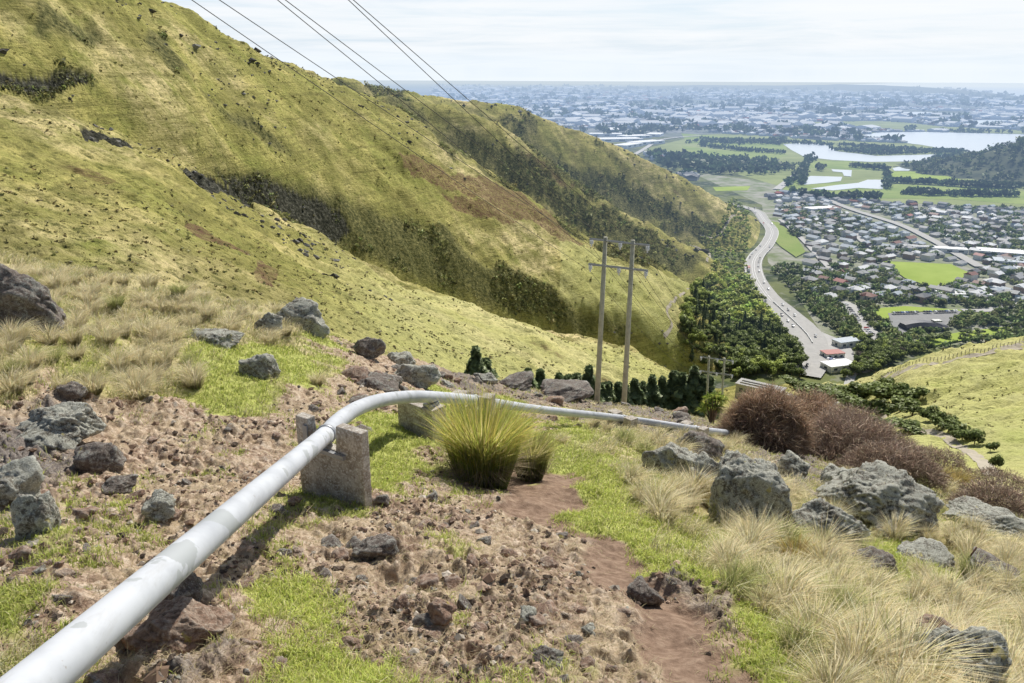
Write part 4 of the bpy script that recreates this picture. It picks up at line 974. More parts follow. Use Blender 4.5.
for nm, poly, mt, lb in [
 ('meadow', cr([(-60,232),(100,243),(200,250),(270,262),(275,285),(150,282),(-40,262)], *A7), m_f2, 'green meadow behind the hill end'),
 ('meadow', cr([(-60,270),(60,285),(230,285),(280,300),(240,312),(60,316),(-20,305)], *A7), m_f2, 'second green meadow nearer the houses'),
 ('meadow', cr([(330,320),(470,318),(590,335),(590,350),(470,345),(340,340)], *A7), m_f2, 'green river bank field'),
 ('meadow', cr([(590,352),(720,352),(830,372),(800,388),(620,382)], *A7), m_f1, 'bright green field in the wetland'),
 ('meadow', cr([(310,395),(420,385),(580,400),(620,392),(900,405),(1200,430),(1200,470),(800,440),(400,435),(300,425)], *A7), m_f2, 'long green field above the suburb'),
 ('meadow', cr([(300,200),(420,193),(620,194),(760,210),(1100,226),(1100,236),(760,226),(560,224),(400,214)], *A7), m_f3, 'pale green river flat beyond the lake'),
 ('meadow', cr([(40,402),(160,398),(150,412),(50,414)], *A7), m_f1, 'small bright green patch by the houses'),
 ('verge', cr([(240,412),(300,375),(325,345),(330,365),(300,405),(262,418)], *A7), m_f2, 'green verge beside the straight road'),
 ('lake', cr([(498,240),(560,229),(700,227),(1150,238),(1150,290),(1024,270),(985,268),(900,292),(850,290),(790,284),(700,268),(600,256),(540,252)], *A7), m_water, 'wide pale lake'),
 ('river', cr([(262,266),(350,260),(415,272),(430,288),(560,303),(680,300),(850,294),(885,298),(840,310),(700,320),(540,322),(420,316),(330,306),(290,285)], *A7), m_water, 'pale river channel below the lake'),
 ('pond', cr([(810,208),(870,190),(960,188),(1000,196),(940,206),(910,216),(880,210)], *A7), m_water, 'pale pond beyond the lake'),
 ('pond', cr([(990,198),(1040,192),(1100,200),(1100,220),(1000,216)], *A7), m_water, 'pond cut by the right edge of the view'),
 ('estuary', cr([(540,166),(700,164),(900,174),(1200,178),(1200,190),(900,184),(700,178),(560,172)], *A7), m_water, 'long pale strip of estuary'),
 ('pond', cr([(322,378),(350,366),(450,369),(445,382),(400,388),(330,394)], *A7), m_water, 'flooded corner of the wetland'),
 ('pond', cr([(350,406),(430,395),(500,388),(530,378),(580,378),(578,408),(500,404),(420,412)], *A7), m_water, 'flooded field in the wetland'),
 ('pond', cr([(608,342),(650,332),(672,338),(660,350),(615,350)], *A7), m_water, 'small pond in the wetland'),
 ('pond', cr([(415,345),(480,348),(478,368),(455,366),(450,355),(420,352)], *A7), m_water, 'narrow pond in the wetland'),
 ('sea', [(842,84.6),(900,86.0),(940,88.0),(1000,94),(1040,100),(1200,112),(1200,84.2),(960,82.6),(900,82.8)], m_water, 'bright sea beyond the far coast'),
 ('sports_field', [(882,261),(951,264),(972,274),(936,288),(905,278)], m_f1, 'bright green sports field among the houses'),
 ('park_strip', [(878,308),(905,306),(965,310),(1000,312),(985,316),(940,311),(900,312),(884,320),(872,318)], m_f1, 'green strip behind the car park'),
 ('park_strip', [(915,340),(960,332),(1010,326),(1012,332),(975,338),(930,346)], m_f1, 'green strip beside the paddock fence'),
 ('orchard', [(763,220),(778,222),(796,236),(806,252),(796,257),(780,246),(770,236)], m_f4, 'striped green terraces beside the motorway'),
 ('car_park', [(888,313),(962,311),(944,327),(901,334),(892,325)], m_dkas, 'asphalt car park around the dark building'),
 ('yard', [(822,332),(846,342),(854,352),(853,369),(832,372),(820,350)], m_yard, 'pale concrete yard beside the motorway'),
 ('court', [(907,252),(928,253),(931,258),(908,257)], m_grav, 'pale hard court by the sports field')]:
    sheet(nm, poly, mt, lb)
def ribbon(name, pxs, width, mat, label, lift=0.0, onground=False, n=8, markings=False):
    LV[0] += .04; z = LV[0]+lift
    P = spline([(at(a, b) if onground else plain(a, b)) for a, b in pxs], n); wd = width if hasattr(width, '__len__') else [width]*len(pxs)
    V = []; L = len(P); mid = []
    cols_ = 5 if onground else 2
    for k, p in enumerate(P):
        t = P[min(k+1, L-1)]-P[max(k-1, 0)]; t.z = 0; t.normalize(); s = Vector((t.y, -t.x, 0)); w = float(np.interp(k/(L-1)*(len(wd)-1), range(len(wd)), wd))/2
        for c in np.linspace(-1, 1, cols_):
            v = p+s*w*c; v.z = (gz(v.x, v.y)+.12+lift) if onground else max(z, gz(v.x, v.y)+z) ; V.append(v)
    Fs = [(a*cols_+c, a*cols_+c+1, (a+1)*cols_+c+1, (a+1)*cols_+c) for a in range(L-1) for c in range(cols_-1)]
    me = bpy.data.meshes.new(name); me.from_pydata([v[:] for v in V], [], Fs); me.materials.append(mat); tag(link(name, me), label, None, None, 'structure')
    return P
MW = [(728,204),(745,208),(757,212),(764,221),(772,232),(767,245),(757,256),(753,266),(756,280),(767,297),(780,310),(796,325),(808,338),(815,352),(816,366),(810,378)]
MWP = ribbon('motorway', MW, [14,14,14,15,16,17,18,19,20,22,26,29,27,20,16,14], m_asph, 'pale grey motorway winding down the valley to the tunnel')
def offs(P, d):
    o = []
    for k, p in enumerate(P):
        t = P[min(k+1, len(P)-1)]-P[max(k-1, 0)]; t.z = 0; t.normalize(); o.append(p+Vector((t.y, -t.x, 0))*d)
    return o
LV[0] += .1
for d_, a_, b_ in ((-1.2, 0, 76), (1.2, 0, 76), (-8.2, 0, 66), (8.2, 0, 66)):
    mb = MB(); PP = offs(MWP, d_)[a_:b_]
    for k in range(len(PP)-1):
        s = (PP[k+1]-PP[k]).normalized(); s = Vector((s.y, -s.x, 0))*.18; zz = Vector((0, 0, LV[0]))
        mb.add([PP[k]-s+zz, PP[k]+s+zz, PP[k+1]+s+zz, PP[k+1]-s+zz], [(0, 1, 2, 3)])
    o = mb.build('lane_marking', m_mark); tag(o, 'white lane line painted on the motorway', None, None, 'structure')
mb = MB(); PP = offs(MWP, 0)
for k in range(76, 100):
    if k < len(PP)-1: mb.tube([PP[k]+Vector((0, 0, LV[0]+.5)), PP[k+1]+Vector((0, 0, LV[0]+.5))], .5, 4, cap=False)
tag(mb.build('median_barrier', simple('barrier_concrete', (.6, .6, .58), .8, haze=True)), 'pale concrete barrier dividing the motorway near the tunnel', 'barrier')
ribbon('slip_road', [(790,330),(796,336),(804,346),(807,356),(804,366),(796,373)], 8, m_asph, 'slip road on the left of the motorway')
ribbon('street', [(780,220),(788,227),(804,242),(818,257),(830,270),(840,284)], 7, m_yard, 'pale suburban street beside the terraces')
ribbon('street', [(843,303),(852,309),(856,318),(865,328),(874,337),(880,345)], [8,13,12,10,12,10], m_yard, 'pale street with parked cars')
ribbon('street', [(840,284),(870,292),(900,300),(960,302),(1040,300)], 7, m_yard, 'street across the suburb')
ribbon('street', [(962,312),(985,312),(1005,308),(1040,303)], 9, m_yard, 'street leaving the car park')
ribbon('railway', [(822,198),(851,210),(898,225),(930,240),(955,254),(980,268)], 12, m_asph, 'railway corridor through the suburb')
ribbon('road', [(806,163),(800,172),(790,180),(777,190)], 16, m_yard, 'straight pale road across the flats')
ribbon('street', [(880,252),(862,242),(850,228),(838,222)], 8, m_yard, 'pale short street among the houses')
ribbon('road', [(560,196),(640,152),(662,140),(700,136)], 14, m_yard, 'pale road near the warehouses')
ribbon('lane', [(765,388),(786,395),(808,404),(836,405)], 6, m_yard, 'lane beside the tunnel building', onground=True)
ribbon('lane', [(884,364),(866,371),(850,379),(849,388),(854,396)], 6, m_yard, 'lane leading to the walking track', onground=True)
ribbon('track', [(836,405),(856,404),(880,412),(910,425),(934,434),(963,448),(981,462),(992,476)], 2.6, m_grav, 'walking track below the paddock', onground=True)
ribbon('track', [(1030,345),(985,355),(930,364),(895,373),(872,383),(868,392)], 5, m_grav, 'gravel strip along the paddock fence', onground=True)
ribbon('track', [(707,262),(710,256),(704,250),(690,246)], 2.5, m_grav, 'track round the foot of the middle spur', onground=True, lift=.2)
ribbon('track', [(735,215),(728,222),(722,232),(712,238),(700,236)], 3, m_grav, 'track round the foot of the far spur', onground=True, lift=.2)
ribbon('track', [(690,289),(672,302),(667,312),(672,325),(664,338)], 1.8, m_grav, 'faint farm track on the nearer spur', onground=True, lift=.2)
# ------------------------------------------------------------------ houses
roofs = [('grey', (.33, .335, .34)), ('white', (.70, .71, .72)), ('red brown', (.22, .095, .07)), ('dark', (.12, .125, .135)), ('pale blue grey', (.38, .43, .48)), ('rust red', (.36, .12, .10))]
m_roof = {n: simple('roof_'+n.replace(' ', '_'), c, .6, haze=True, var=.12, vscale=.4) for n, c in roofs}
m_wall = [simple('house_wall', c, .85, haze=True) for c in ((.62, .60, .56), (.45, .41, .36), (.70, .70, .68), (.30, .22, .18))]
m_win = simple('window_glass', (.05, .07, .09), .15, haze=True, spec=.6)
def house_meshes(w, d, h, kind):
    b = MB(); b.box((0, 0, h/2), (w, d, h)); 
    wn = MB()
    for sy in (-1, 1):
        for x in np.linspace(-w*.32, w*.32, 3): wn.box((x, sy*(d/2+.02), h*.55), (w*.14, .05, h*.38))
    for sx in (-1, 1): wn.box((sx*(w/2+.02), 0, h*.55), (.05, d*.25, h*.38))
    r = MB(); e = .5; W2, D2 = w/2+e, d/2+e; rh = d*.26
    if kind == 'hip':
        k = W2-D2*.95; r.add([(-W2, -D2, h), (W2, -D2, h), (W2, D2, h), (-W2, D2, h), (-k, 0, h+rh), (k, 0, h+rh)], [(0,1,5,4), (1,2,5), (2,3,4,5), (3,0,4), (0,3,2,1)])
    elif kind == 'gable': r.add([(-W2, -D2, h), (W2, -D2, h), (W2, D2, h), (-W2, D2, h), (-W2, 0, h+rh), (W2, 0, h+rh)], [(0,1,5,4), (1,2,5), (2,3,4,5), (3,0,4), (0,3,2,1)])
    else:
        r.box((0, 0, h+.2), (w+.8, d+.8, .4))
    if kind == 'hip': r.add([(-W2*.1, D2*.1, h), (W2*.35, D2*.1, h), (W2*.35, D2*1.7, h), (-W2*.1, D2*1.7, h), (W2*.125, D2*.1, h+rh*.8), (W2*.125, D2*1.7, h+rh*.8)], [(0,4,5,3), (1,2,5,4), (3,5,2), (0,1,4), (0,3,2,1)]); b.box((W2*.125, D2*1.2, h/2), (W2*.4, D2*.9, h))
    return b, wn, r
def split_boxes(mb, mat):
    return [tomesh_(mb.V[k*8:k*8+8], mb.F[:6], 'window', mat) for k in range(len(mb.V)//8)]
def tomesh_(V, Fs, name, mat):
    me = bpy.data.meshes.new(name); me.from_pydata(V, [], Fs); me.materials.append(mat); return me
def tomesh(mb, name, mat):
    me = bpy.data.meshes.new(name); me.from_pydata(mb.V, [], mb.F); me.materials.append(mat); return me
HT_ = []
for kind, w, d, h in (('hip', 15, 10, 3), ('gable', 13, 8, 3.2), ('hip', 12, 9, 5.6), ('gable', 17, 9, 3.0), ('gable', 10, 8, 5.4)):
    b, wn, r = house_meshes(w, d, h, kind); HT_.append((b, wn, r))
HC = {}
def house(i, rn, wi, p, rz, s, label, group):
    if (i, rn, wi) not in HC: b, wn, r = HT_[i]; HC[(i, rn, wi)] = (tomesh(b, 'wall', m_wall[wi]), split_boxes(wn, m_win), tomesh(r, 'roof', m_roof[rn]))
    a, w_, r_ = HC[(i, rn, wi)]; o = bpy.data.objects.new('house', None); col.objects.link(o); o.location = p; o.rotation_euler = (0, 0, rz); o.scale = (s,)*3
    link('wall', a, o); link('roof', r_, o)
    for m_ in (w_ if math.hypot(p[0], p[1]) < 900 else []): link('window', m_, o)
    return tag(o, label, 'house', group)
SUB = [(768,196),(800,192),(850,200),(905,204),(960,206),(1030,212),(1030,305),(1000,300),(900,300),(842,298),(826,300),(806,286),(812,262),(786,232),(778,214)]
NOH = [[(880,258),(953,261),(976,273),(938,291),(900,279)], [(818,196),(853,206),(900,221),(934,236),(985,264),(978,274),(925,246),(890,230),(840,212)], [(762,218),(778,220),(798,234),(808,252),(796,259),(776,246)],
       [(784,222),(793,226),(843,282),(836,287),(815,262)]]
hp = []; tries = 0
while len(hp) < 1500 and tries < 60000:
    tries += 1; px = random.uniform(762, 1032); py = random.uniform(190, 306)
    if not inside(px, py, SUB) or any(inside(px, py, z) for z in NOH): continue
    p = plain(px, py); 
    if any((p.x-a.x)**2+(p.y-a.y)**2 < 19**2 for a in hp[-400:]): continue
    hp.append(p)
extra = [(x, y) for x in range(905, 1020, 13) for y in (293, 300)] + [(868, 300), (880, 296), (858, 294), (893, 298)]
for x, y in extra: hp.append(plain(x+random.uniform(-4, 4), y+random.uniform(-2, 2)))
hp.sort(key=lambda p: p.length)
for k, p in enumerate(hp):
    rn = random.choices([r[0] for r in roofs], [.40, .22, .07, .15, .14, .02])[0]
    if 840 < project(np.array([p.x]), np.array([p.y]), np.array([0.]))[0][0] < 905 and project(np.array([p.x]), np.array([p.y]), np.array([0.]))[1][0] < 255 and random.random() < .6: rn = 'pale blue grey'
    rz = .6+random.choice([0, math.pi/2])+random.uniform(-.12, .12)+(.5 if p.x > 700 else 0); z = max(0, gz(p.x, p.y))
    if k < 300: house(random.randrange(5), rn, random.randrange(4), (p.x, p.y, z), rz, random.uniform(.85, 1.15), f'small {rn} roofed house among trees in the valley suburb', f'{rn} roofed houses in the valley suburb')
far_h = hp[300:]
def far_houses(name, items, label):
    """one mass of simple gabled houses: items (x, y, w, d, h, rot, roofcolour)"""
    A = np.array([i[:6] for i in items]); n = len(A); C = np.array([i[6] for i in items])
    u = np.array([(-1,-1,0),(1,-1,0),(1,1,0),(-1,1,0),(-1,-1,1),(1,-1,1),(1,1,1),(-1,1,1),(-1,0,1.45),(1,0,1.45)], float)
    V = u[None]*np.stack([A[:, 2]/2, A[:, 3]/2, A[:, 4]], -1)[:, None]; ca, sa = np.cos(A[:, 5])[:, None], np.sin(A[:, 5])[:, None]
    X = V[..., 0]*ca-V[..., 1]*sa+A[:, 0:1]; Y = V[..., 0]*sa+V[..., 1]*ca+A[:, 1:2]; V = np.stack([X, Y, V[..., 2]], -1)
    Q = np.array([(0,1,5,4),(1,2,6,5),(2,3,7,6),(3,0,4,7),(4,5,9,8),(6,7,8,9)]); T = np.array([(5,6,9),(7,4,8)])
    off = np.arange(n)[:, None, None]*10
    q4 = (Q[None]+off).reshape(-1, 4); t3 = (T[None]+off).reshape(-1, 3)
    # separate roof vertices get the roof colour through the top four and ridge
    col_ = np.repeat(C[:, None], 10, 1); col_[:, :4] = (.45, .43, .40)
    return tag(link(name, mesh_np(name, V.reshape(-1, 3), quads=q4, tris=t3, mats=[m_hr], cols=col_.reshape(-1, 3))), label, None, None, 'stuff')
RC_ = [c for _, c in roofs]
def rc(): return random.choices(RC_, [.40, .22, .06, .14, .16, .02])[0]
far_houses('far_houses', [(p.x, p.y, random.uniform(11, 18), random.uniform(8, 11), random.uniform(3, 5.5), .6+random.choice([0, 1.57])+random.uniform(-.15, .15), rc()) for p in far_h], 'further houses of the suburb, each only a few pixels across')
# the city beyond: sampled evenly over the hazy plain
items = []; T1 = []
city = [(560,152),(430,98),(430,86),(1100,90),(1100,160),(1024,152),(930,144),(820,140),(700,132),(650,134)]
town2 = [(650,160),(700,163),(770,188),(762,206),(735,202),(700,186)]
town = [(690,176),(640,152),(700,160),(735,172),(800,188),(770,200),(735,200)]
strip2 = [(830,196),(1100,212),(1100,200),(1024,196)]
k = 0
while k < 15000:
    px = random.uniform(380, 1060); py = 86+(random.random()**1.15)*112
    if not (inside(px, py, city) or inside(px, py, town) or inside(px, py, town2)): continue
    p = plain(px, py); r = p.length; k += 1
    if any(inside(px, py, z) for z in FREE): continue
    if fbm(np.array([p.x*.0016]), np.array([p.y*.0016]), 3, 120)[0] < .40: continue
    big_ = random.random() < .07 and r > 3500
    s = 1.0+r/9000
    w = random.uniform(12, 26)*s*(2.6 if big_ else 1)
    items.append((p.x, p.y, w, w*random.uniform(.5, .9), (random.uniform(4, 8) if not big_ else random.uniform(6, 18))*(1+r/20000), random.uniform(0, 3.1), (.62, .64, .66) if (big_ or random.random() < .25) else rc()))
far_houses('city_buildings', items, 'countless pale and dark city buildings under the horizon haze')
# warehouses at the hill end
def shed(px, py, w, d, h, rz, rn, label, name='warehouse', cat='warehouse', ground_=False, win=True):
    p = at(px, py) if ground_ else plain(px, py); b, wn, r = house_meshes(w, d, h, 'flat'); o = bpy.data.objects.new(name, None); col.objects.link(o); o.location = p; o.rotation_euler = (0, 0, rz)
    link('wall', tomesh(b, 'wall', m_wall[2]), o); link('roof', tomesh(r, 'roof', m_roof[rn]), o)
    for m_ in (split_boxes(wn, m_win) if win else []): link('window', m_, o)
    return tag(o, label, cat)
for k, (px, py, w, d, lb) in enumerate([(606,136,120,60,'white roofed warehouse furthest left beyond the hill end'),(618,141,150,70,'broad white warehouse just above the hill skyline'),(634,138,110,60,'white warehouse between the broad one and the meadow'),(646,144,130,50,'low white warehouse beside the green meadow'),(628,147,120,46,'white warehouse closest to the grassy hill end'),(655,136,90,50,'small far white warehouse at the start of the pale road'),(612,131,140,50,'far white warehouse at the back of the industrial area')]):
    shed(px, py, w, d, 9, .25*k, 'white', lb)
shed(846,346,20,10,5,.35,'pale blue grey','two storey building with pale blue roof in the concrete yard','yard_building','building')
shed(832,357,15,9,4,.2,'rust red','small red roofed building in the concrete yard','yard_building','building')
shed(838,369,22,12,4.5,.3,'white','white canopy roof at the near end of the yard','canopy','canopy')
shed(1005,256,60,24,6,-.4,'white','long white roofed school block at the right edge','school_block','building')
shed(1018,266,50,22,6,-.4,'pale blue grey','blue grey roofed block in front of the long white one','school_block','building')
shed(963,297,48,12,4,-.1,'white','long low white roofed hall right of the houses','hall','building')
shed(948,252,40,14,5,-.3,'white','white roofed hall above the sports field','hall','building')
shed(918,250,34,12,5,-.2,'grey','grey roofed club house beside the court','club_house','building')
shed(820,212,50,20,7,.3,'white','white block near the railway corridor','hall','building')
# dark modern building with a wavy roof in the car park
p = plain(923, 329); o = bpy.data.objects.new('dark_building', None); col.objects.link(o); o.location = p; o.rotation_euler = (0, 0, .12)
tag(o, 'dark curved modern building standing in the car park', 'building')
mb = MB(); n = 14; V = []
for i in range(n+1):
    x = -19+38*i/n; hh = 5.0+2.3*math.sin(i/n*math.pi*1.15+.2); dp = 8.5-2.5*abs(i/n-.5)
    V += [(x, -dp, 0), (x, -dp*.92, hh*.62), (x, -dp*.55, hh), (x, dp*.55, hh*.95), (x, dp, 0)]
Fs = [(i*5+a, (i+1)*5+a, (i+1)*5+a+1, i*5+a+1) for i in range(n) for a in range(4)]+[tuple(range(5))[::-1], tuple(n*5+a for a in range(5))]
mb.add(V, Fs); mb.build('shell', simple('dark_cladding', (.055, .055, .065), .5, haze=True, var=.3, vscale=.5), o)
mb = MB(); mb.box((6, -8.9, 1.9), (16, .4, 2.4)); mb.build('window_band', m_win, o)
mb = MB(); mb.box((11, 0, 7.0), (7, 5, 1.2)); mb.build('roof_plant', m_arm, o)
# tunnel portal building, flat roofed, at the valley head
p = at(762, 400); r_ = math.hypot(p.x, p.y); d = ray(760, 392)
o = bpy.data.objects.new('tunnel_building', None); col.objects.link(o); o.location = Vector((d[0]*r_, d[1]*r_, gz(d[0]*r_, d[1]*r_))); o.rotation_euler = (0, 0, -.62)
tag(o, 'long flat roofed pale concrete tunnel building behind the brown thicket', 'building')
sc_ = r_/420.0
mb = MB(); mb.box((0, 0, 3.5*sc_), (24*sc_, 9*sc_, 9*sc_)); mb.build('wall', m_yard, o)
mb = MB(); mb.box((0, 0, 8.25*sc_), (25*sc_, 10*sc_, .5*sc_)); mb.box((-2*sc_, 1.5*sc_, 8.8*sc_), (17*sc_, 1.6*sc_, .6*sc_)); mb.box((-2*sc_, -2*sc_, 8.8*sc_), (17*sc_, 1.2*sc_, .6*sc_)); mb.build('roof', m_asph, o)
mb = MB()
for k in range(7): mb.box(((-9+3*k)*sc_, -4.56*sc_, 5.2*sc_), (1.8*sc_, .1, 2.2*sc_))

for m_ in split_boxes(mb, m_win): link('window', m_, o)
# ------------------------------------------------------------------ vehicles
paints = [('white', (.8, .8, .8)), ('dark', (.04, .04, .05)), ('silver', (.45, .46, .48)), ('red', (.45, .04, .03)), ('blue', (.05, .10, .30))]
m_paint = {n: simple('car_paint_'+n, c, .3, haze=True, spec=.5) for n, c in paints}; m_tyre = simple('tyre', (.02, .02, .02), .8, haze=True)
def car_meshes():
    prof = [(-2.1, .45), (-2.1, .85), (-1.7, 1.0), (-1.25, 1.45), (.3, 1.48), (.95, 1.02), (1.95, .85), (2.1, .6), (2.1, .4)]
    b = MB(); n = len(prof); V = [(x, -.86+(.12 if z > 1.2 else 0), z) for x, z in prof]+[(x, .86-(.12 if z > 1.2 else 0), z) for x, z in prof]
    b.add(V, [tuple(range(n))[::-1], tuple(n+k for k in range(n))]+[(k, (k+1) % n, n+(k+1) % n, n+k) for k in range(n)])
    g = MB()
    for s in (-1, 1): g.add([(-1.2, s*.80, 1.08), (.75, s*.80, 1.08), (.25, s*.77, 1.40), (-1.05, s*.77, 1.40)], [(0, 1, 2, 3)])
    g.add([(.90, -.7, 1.10), (.90, .7, 1.10), (.38, .66, 1.47), (.38, -.66, 1.47)], [(0, 1, 2, 3)])
    w = MB()
    for x in (-1.3, 1.3):
        for s in (-1, 1): w.tube([(x, s*.70, .33), (x, s*.90, .33)], .33, 10)
    return b, g, w
cb_, cg_, cw_ = car_meshes(); CM = {n: tomesh(cb_, 'body', m_paint[n]) for n, _ in paints}; cgm = tomesh(cg_, 'glass', m_win); cwm = [tomesh_(cw_.V[k*20:k*20+20], cw_.F[:12], 'wheel', m_tyre) for k in range(4)]
def car(p, rz, n, label, group):
    o = bpy.data.objects.new('car', None); col.objects.link(o); o.location = p; o.rotation_euler = (0, 0, rz); link('body', CM[n], o); link('glass', cgm, o); [link('wheel', w_, o) for w_ in cwm]; tag(o, label, 'car', group)
for k in range(12, len(MWP)-6, 3):
    for lane in (-5.6, 5.6):
        if random.random() < .42:
            a = offs(MWP, lane)[k]; t = MWP[k+1]-MWP[k-1]; n = random.choices([p_[0] for p_ in paints], [.4, .25, .2, .08, .07])[0]
            car((a.x, a.y, LV[0]+gz(a.x, a.y)), math.atan2(t.y, t.x)+(0 if lane > 0 else math.pi), n, f'{n} car driving on the motorway', f'{n} cars driving on the motorway')
def row(p0, p1, n, skip, lab):
    a, b = plain(*p0), plain(*p1); t = b-a; rz = math.atan2(t.y, t.x)+math.pi/2
    for k in range(n):
        if random.random() < skip: continue
        p = a.lerp(b, k/(n-1)); c = random.choices([p_[0] for p_ in paints], [.35, .3, .2, .08, .07])[0]
        car((p.x, p.y, LV[0]), rz, c, f'{c} car parked {lab}', f'{c} cars parked {lab}')
row((893, 315.5), (958, 313.5), 26, .15, 'in the row along the back of the car park')
row((846, 307), (858, 322), 9, .2, 'beside the pale street with bends'); row((828, 362), (848, 366), 8, .2, 'in the concrete yard'); row((866, 331), (876, 341), 6, .2, 'at the near end of the pale street')
# lorry
k = int(len(MWP)*.50); a = offs(MWP, 5.2)[k]; t = MWP[k+1]-MWP[k-1]; o = bpy.data.objects.new('lorry', None); col.objects.link(o); o.location = (a.x, a.y, LV[0]); o.rotation_euler = (0, 0, math.atan2(t.y, t.x))
tag(o, 'long lorry with a red brown trailer on the motorway', 'lorry')
mb = MB(); mb.box((-2, 0, 2.4), (12, 2.5, 2.9)); mb.build('trailer', simple('trailer_paint', (.33, .12, .08), .5, haze=True), o)
mb = MB(); mb.box((5.6, 0, 1.9), (2.2, 2.4, 2.6)); mb.build('cab', m_paint['white'], o)
mb = MB(); [mb.tube([(x, -1.2, .5), (x, 1.2, .5)], .5, 10) for x in (-7, -5.8, -1, 4.5, 5.8)]; mb.build('wheels', m_tyre, o)
# ------------------------------------------------------------------ trees
cnt = 0; pts = []; tries = 0
while len(pts) < 900 and tries < 40000:
    tries += 1; px = random.uniform(675, 805); py = random.uniform(196, 392)
    if not inside(px, py, FOREST): continue
    p = at(px, py)
    if any((p.x-a.x)**2+(p.y-a.y)**2 < 5.2**2 for a, _, _ in pts): continue
    pts.append((p, px, py))
pts.sort(key=lambda t: t[0].length)
print('forest', len(pts))
restP = []; restS = []
for k, (p, px, py) in enumerate(pts):
    pine = (285 < py < 345 and px > 694 and px < 790) and random.random() < .42 or random.random() < .04
    kd = 'pine' if pine else ('dark' if (py > 330 and random.random() < .75) or random.random() < .3 else 'lite')
    s = random.choice([random.uniform(.55, .9), random.uniform(.8, 1.35)])*(1.0 if py > 280 else .55)
    if k < 215:
        nm = {'pine': ('pine_tree', 'dark pointed pine in the valley forest left of the motorway', 'dark pines in the valley forest'), 'dark': ('dense_tree', 'dark round crowned tree in the valley forest left of the motorway', 'dark round trees in the valley forest'), 'lite': ('leafy_tree', 'lighter green tree in the valley forest left of the motorway', 'lighter trees in the valley forest')}[kd]
        tree(kd+str(random.randrange(3)), p, s, nm[0], nm[1], nm[2])
    else: restP.append(p[:]); restS.append(s)
merged_cards('forest_cover', restP, restS, 170, 4.3, 8, 'round', (.06, .09, .022), (.44, .52, .12), .9, m_leaf, 'dense mixed bush covering the foot of the spurs')
# row of young conifers below the rim, by pixel of the foot
PR_ = [(476,372,18),(486,370,20),(528,378,14),(540,380,16),(566,392,16),(577,396,18),(588,399,30),(600,398,18),(640,402,18),(651,403,24),(661,402,22),(672,404,26),(680,405,30),(692,404,34),(668,408,18),(700,408,26),(608,402,16),(618,402,14),(520,376,10)]
PR_ += [(560+i*8+random.uniform(-3, 3), 394+i*.9, random.uniform(13, 26)) for i in range(19)]
for k, (px, py, hpx) in enumerate(PR_):
    d = ray(px, py); az_ = math.atan2(d[0], d[1]); r = float(np.interp(az_, _az, EDGE))*2.3; x, y = d[0]*r, d[1]*r; z = gz(x, y)
    dz = EZ+ray(px, py-hpx)[2]*r - z; s = max(dz, 3)/12
    o = tree('pine'+str(k % 3), Vector((x, y, z)), s, 'young_pine', 'young dark pine rising from below the rim behind the far pipe', 'young pines below the rim'); o.scale.x *= 1.5; o.scale.y *= 1.5
# suburb trees: big ones as individuals, the rest as mass
sp_ = []
tries = 0
AREA = [(775,205),(1030,208),(1030,345),(960,345),(900,358),(872,372),(842,378),(856,368),(856,345),(836,335),(824,325),(800,300),(782,285),(766,262),(772,244),(785,250),(800,262),(810,262),(790,236)]
NOT = [[(880,256),(953,259),(978,273),(936,292),(900,281)], [(886,311),(966,309),(950,329),(901,337),(888,326)], [(819,331),(848,340),(857,352),(856,372),(830,375),(818,350)], [(818,194),(853,205),(900,220),(934,235),(990,266),(984,276),(925,248),(890,232),(840,214)], [(912,338),(960,330),(1012,324),(1014,334),(975,341),(930,349)], [(838,302),(856,303),(862,318),(884,345),(872,348),(848,318)], [(878,306),(905,304),(1000,310),(990,317),(940,312),(900,313),(884,321),(872,320)]]
while len(sp_) < 3000 and tries < 60000:
    tries += 1; px = random.uniform(764, 1030); py = random.uniform(196, 378)
    if not inside(px, py, AREA) or any(inside(px, py, z) for z in NOT): continue
    p = plain(px, py); dm = min(math.hypot(p.x-a.x, p.y-a.y) for a in MWP)
    if dm < 20 and py < 372 or gz(p.x, p.y) > 3: continue
    if py < 300 and fbm(np.array([p.x*.012]), np.array([p.y*.012]), 3, 140)[0] < .40: continue
    sp_.append((p, px, py))
sp_.sort(key=lambda t: t[0].length); rP = []; rS = []
for k, (p, px, py) in enumerate(sp_):
    p = Vector((p.x, p.y, gz(p.x, p.y))); s = random.uniform(.45, 1.0)
    if k < 180:
        kd = random.choices(['dark', 'lite', 'bare'], [.5, .35, .15])[0]
        L = {'dark': 'dark round tree between the motorway and the paddock', 'lite': 'light green tree between the motorway and the paddock', 'bare': 'bare brownish tree between the motorway and the paddock'}[kd]
        tree(kd+str(random.randrange(3)), p, s, 'valley_tree', L, L.replace(' tree', ' trees', 1))
    else: rP.append(p[:]); rS.append(s*.9)
merged_cards('suburb_trees', rP, rS, 60, 4.2, 8, 'round', (.04, .06, .025), (.25, .31, .11), 1.4, m_leaf, 'trees and gardens between the houses of the suburb')
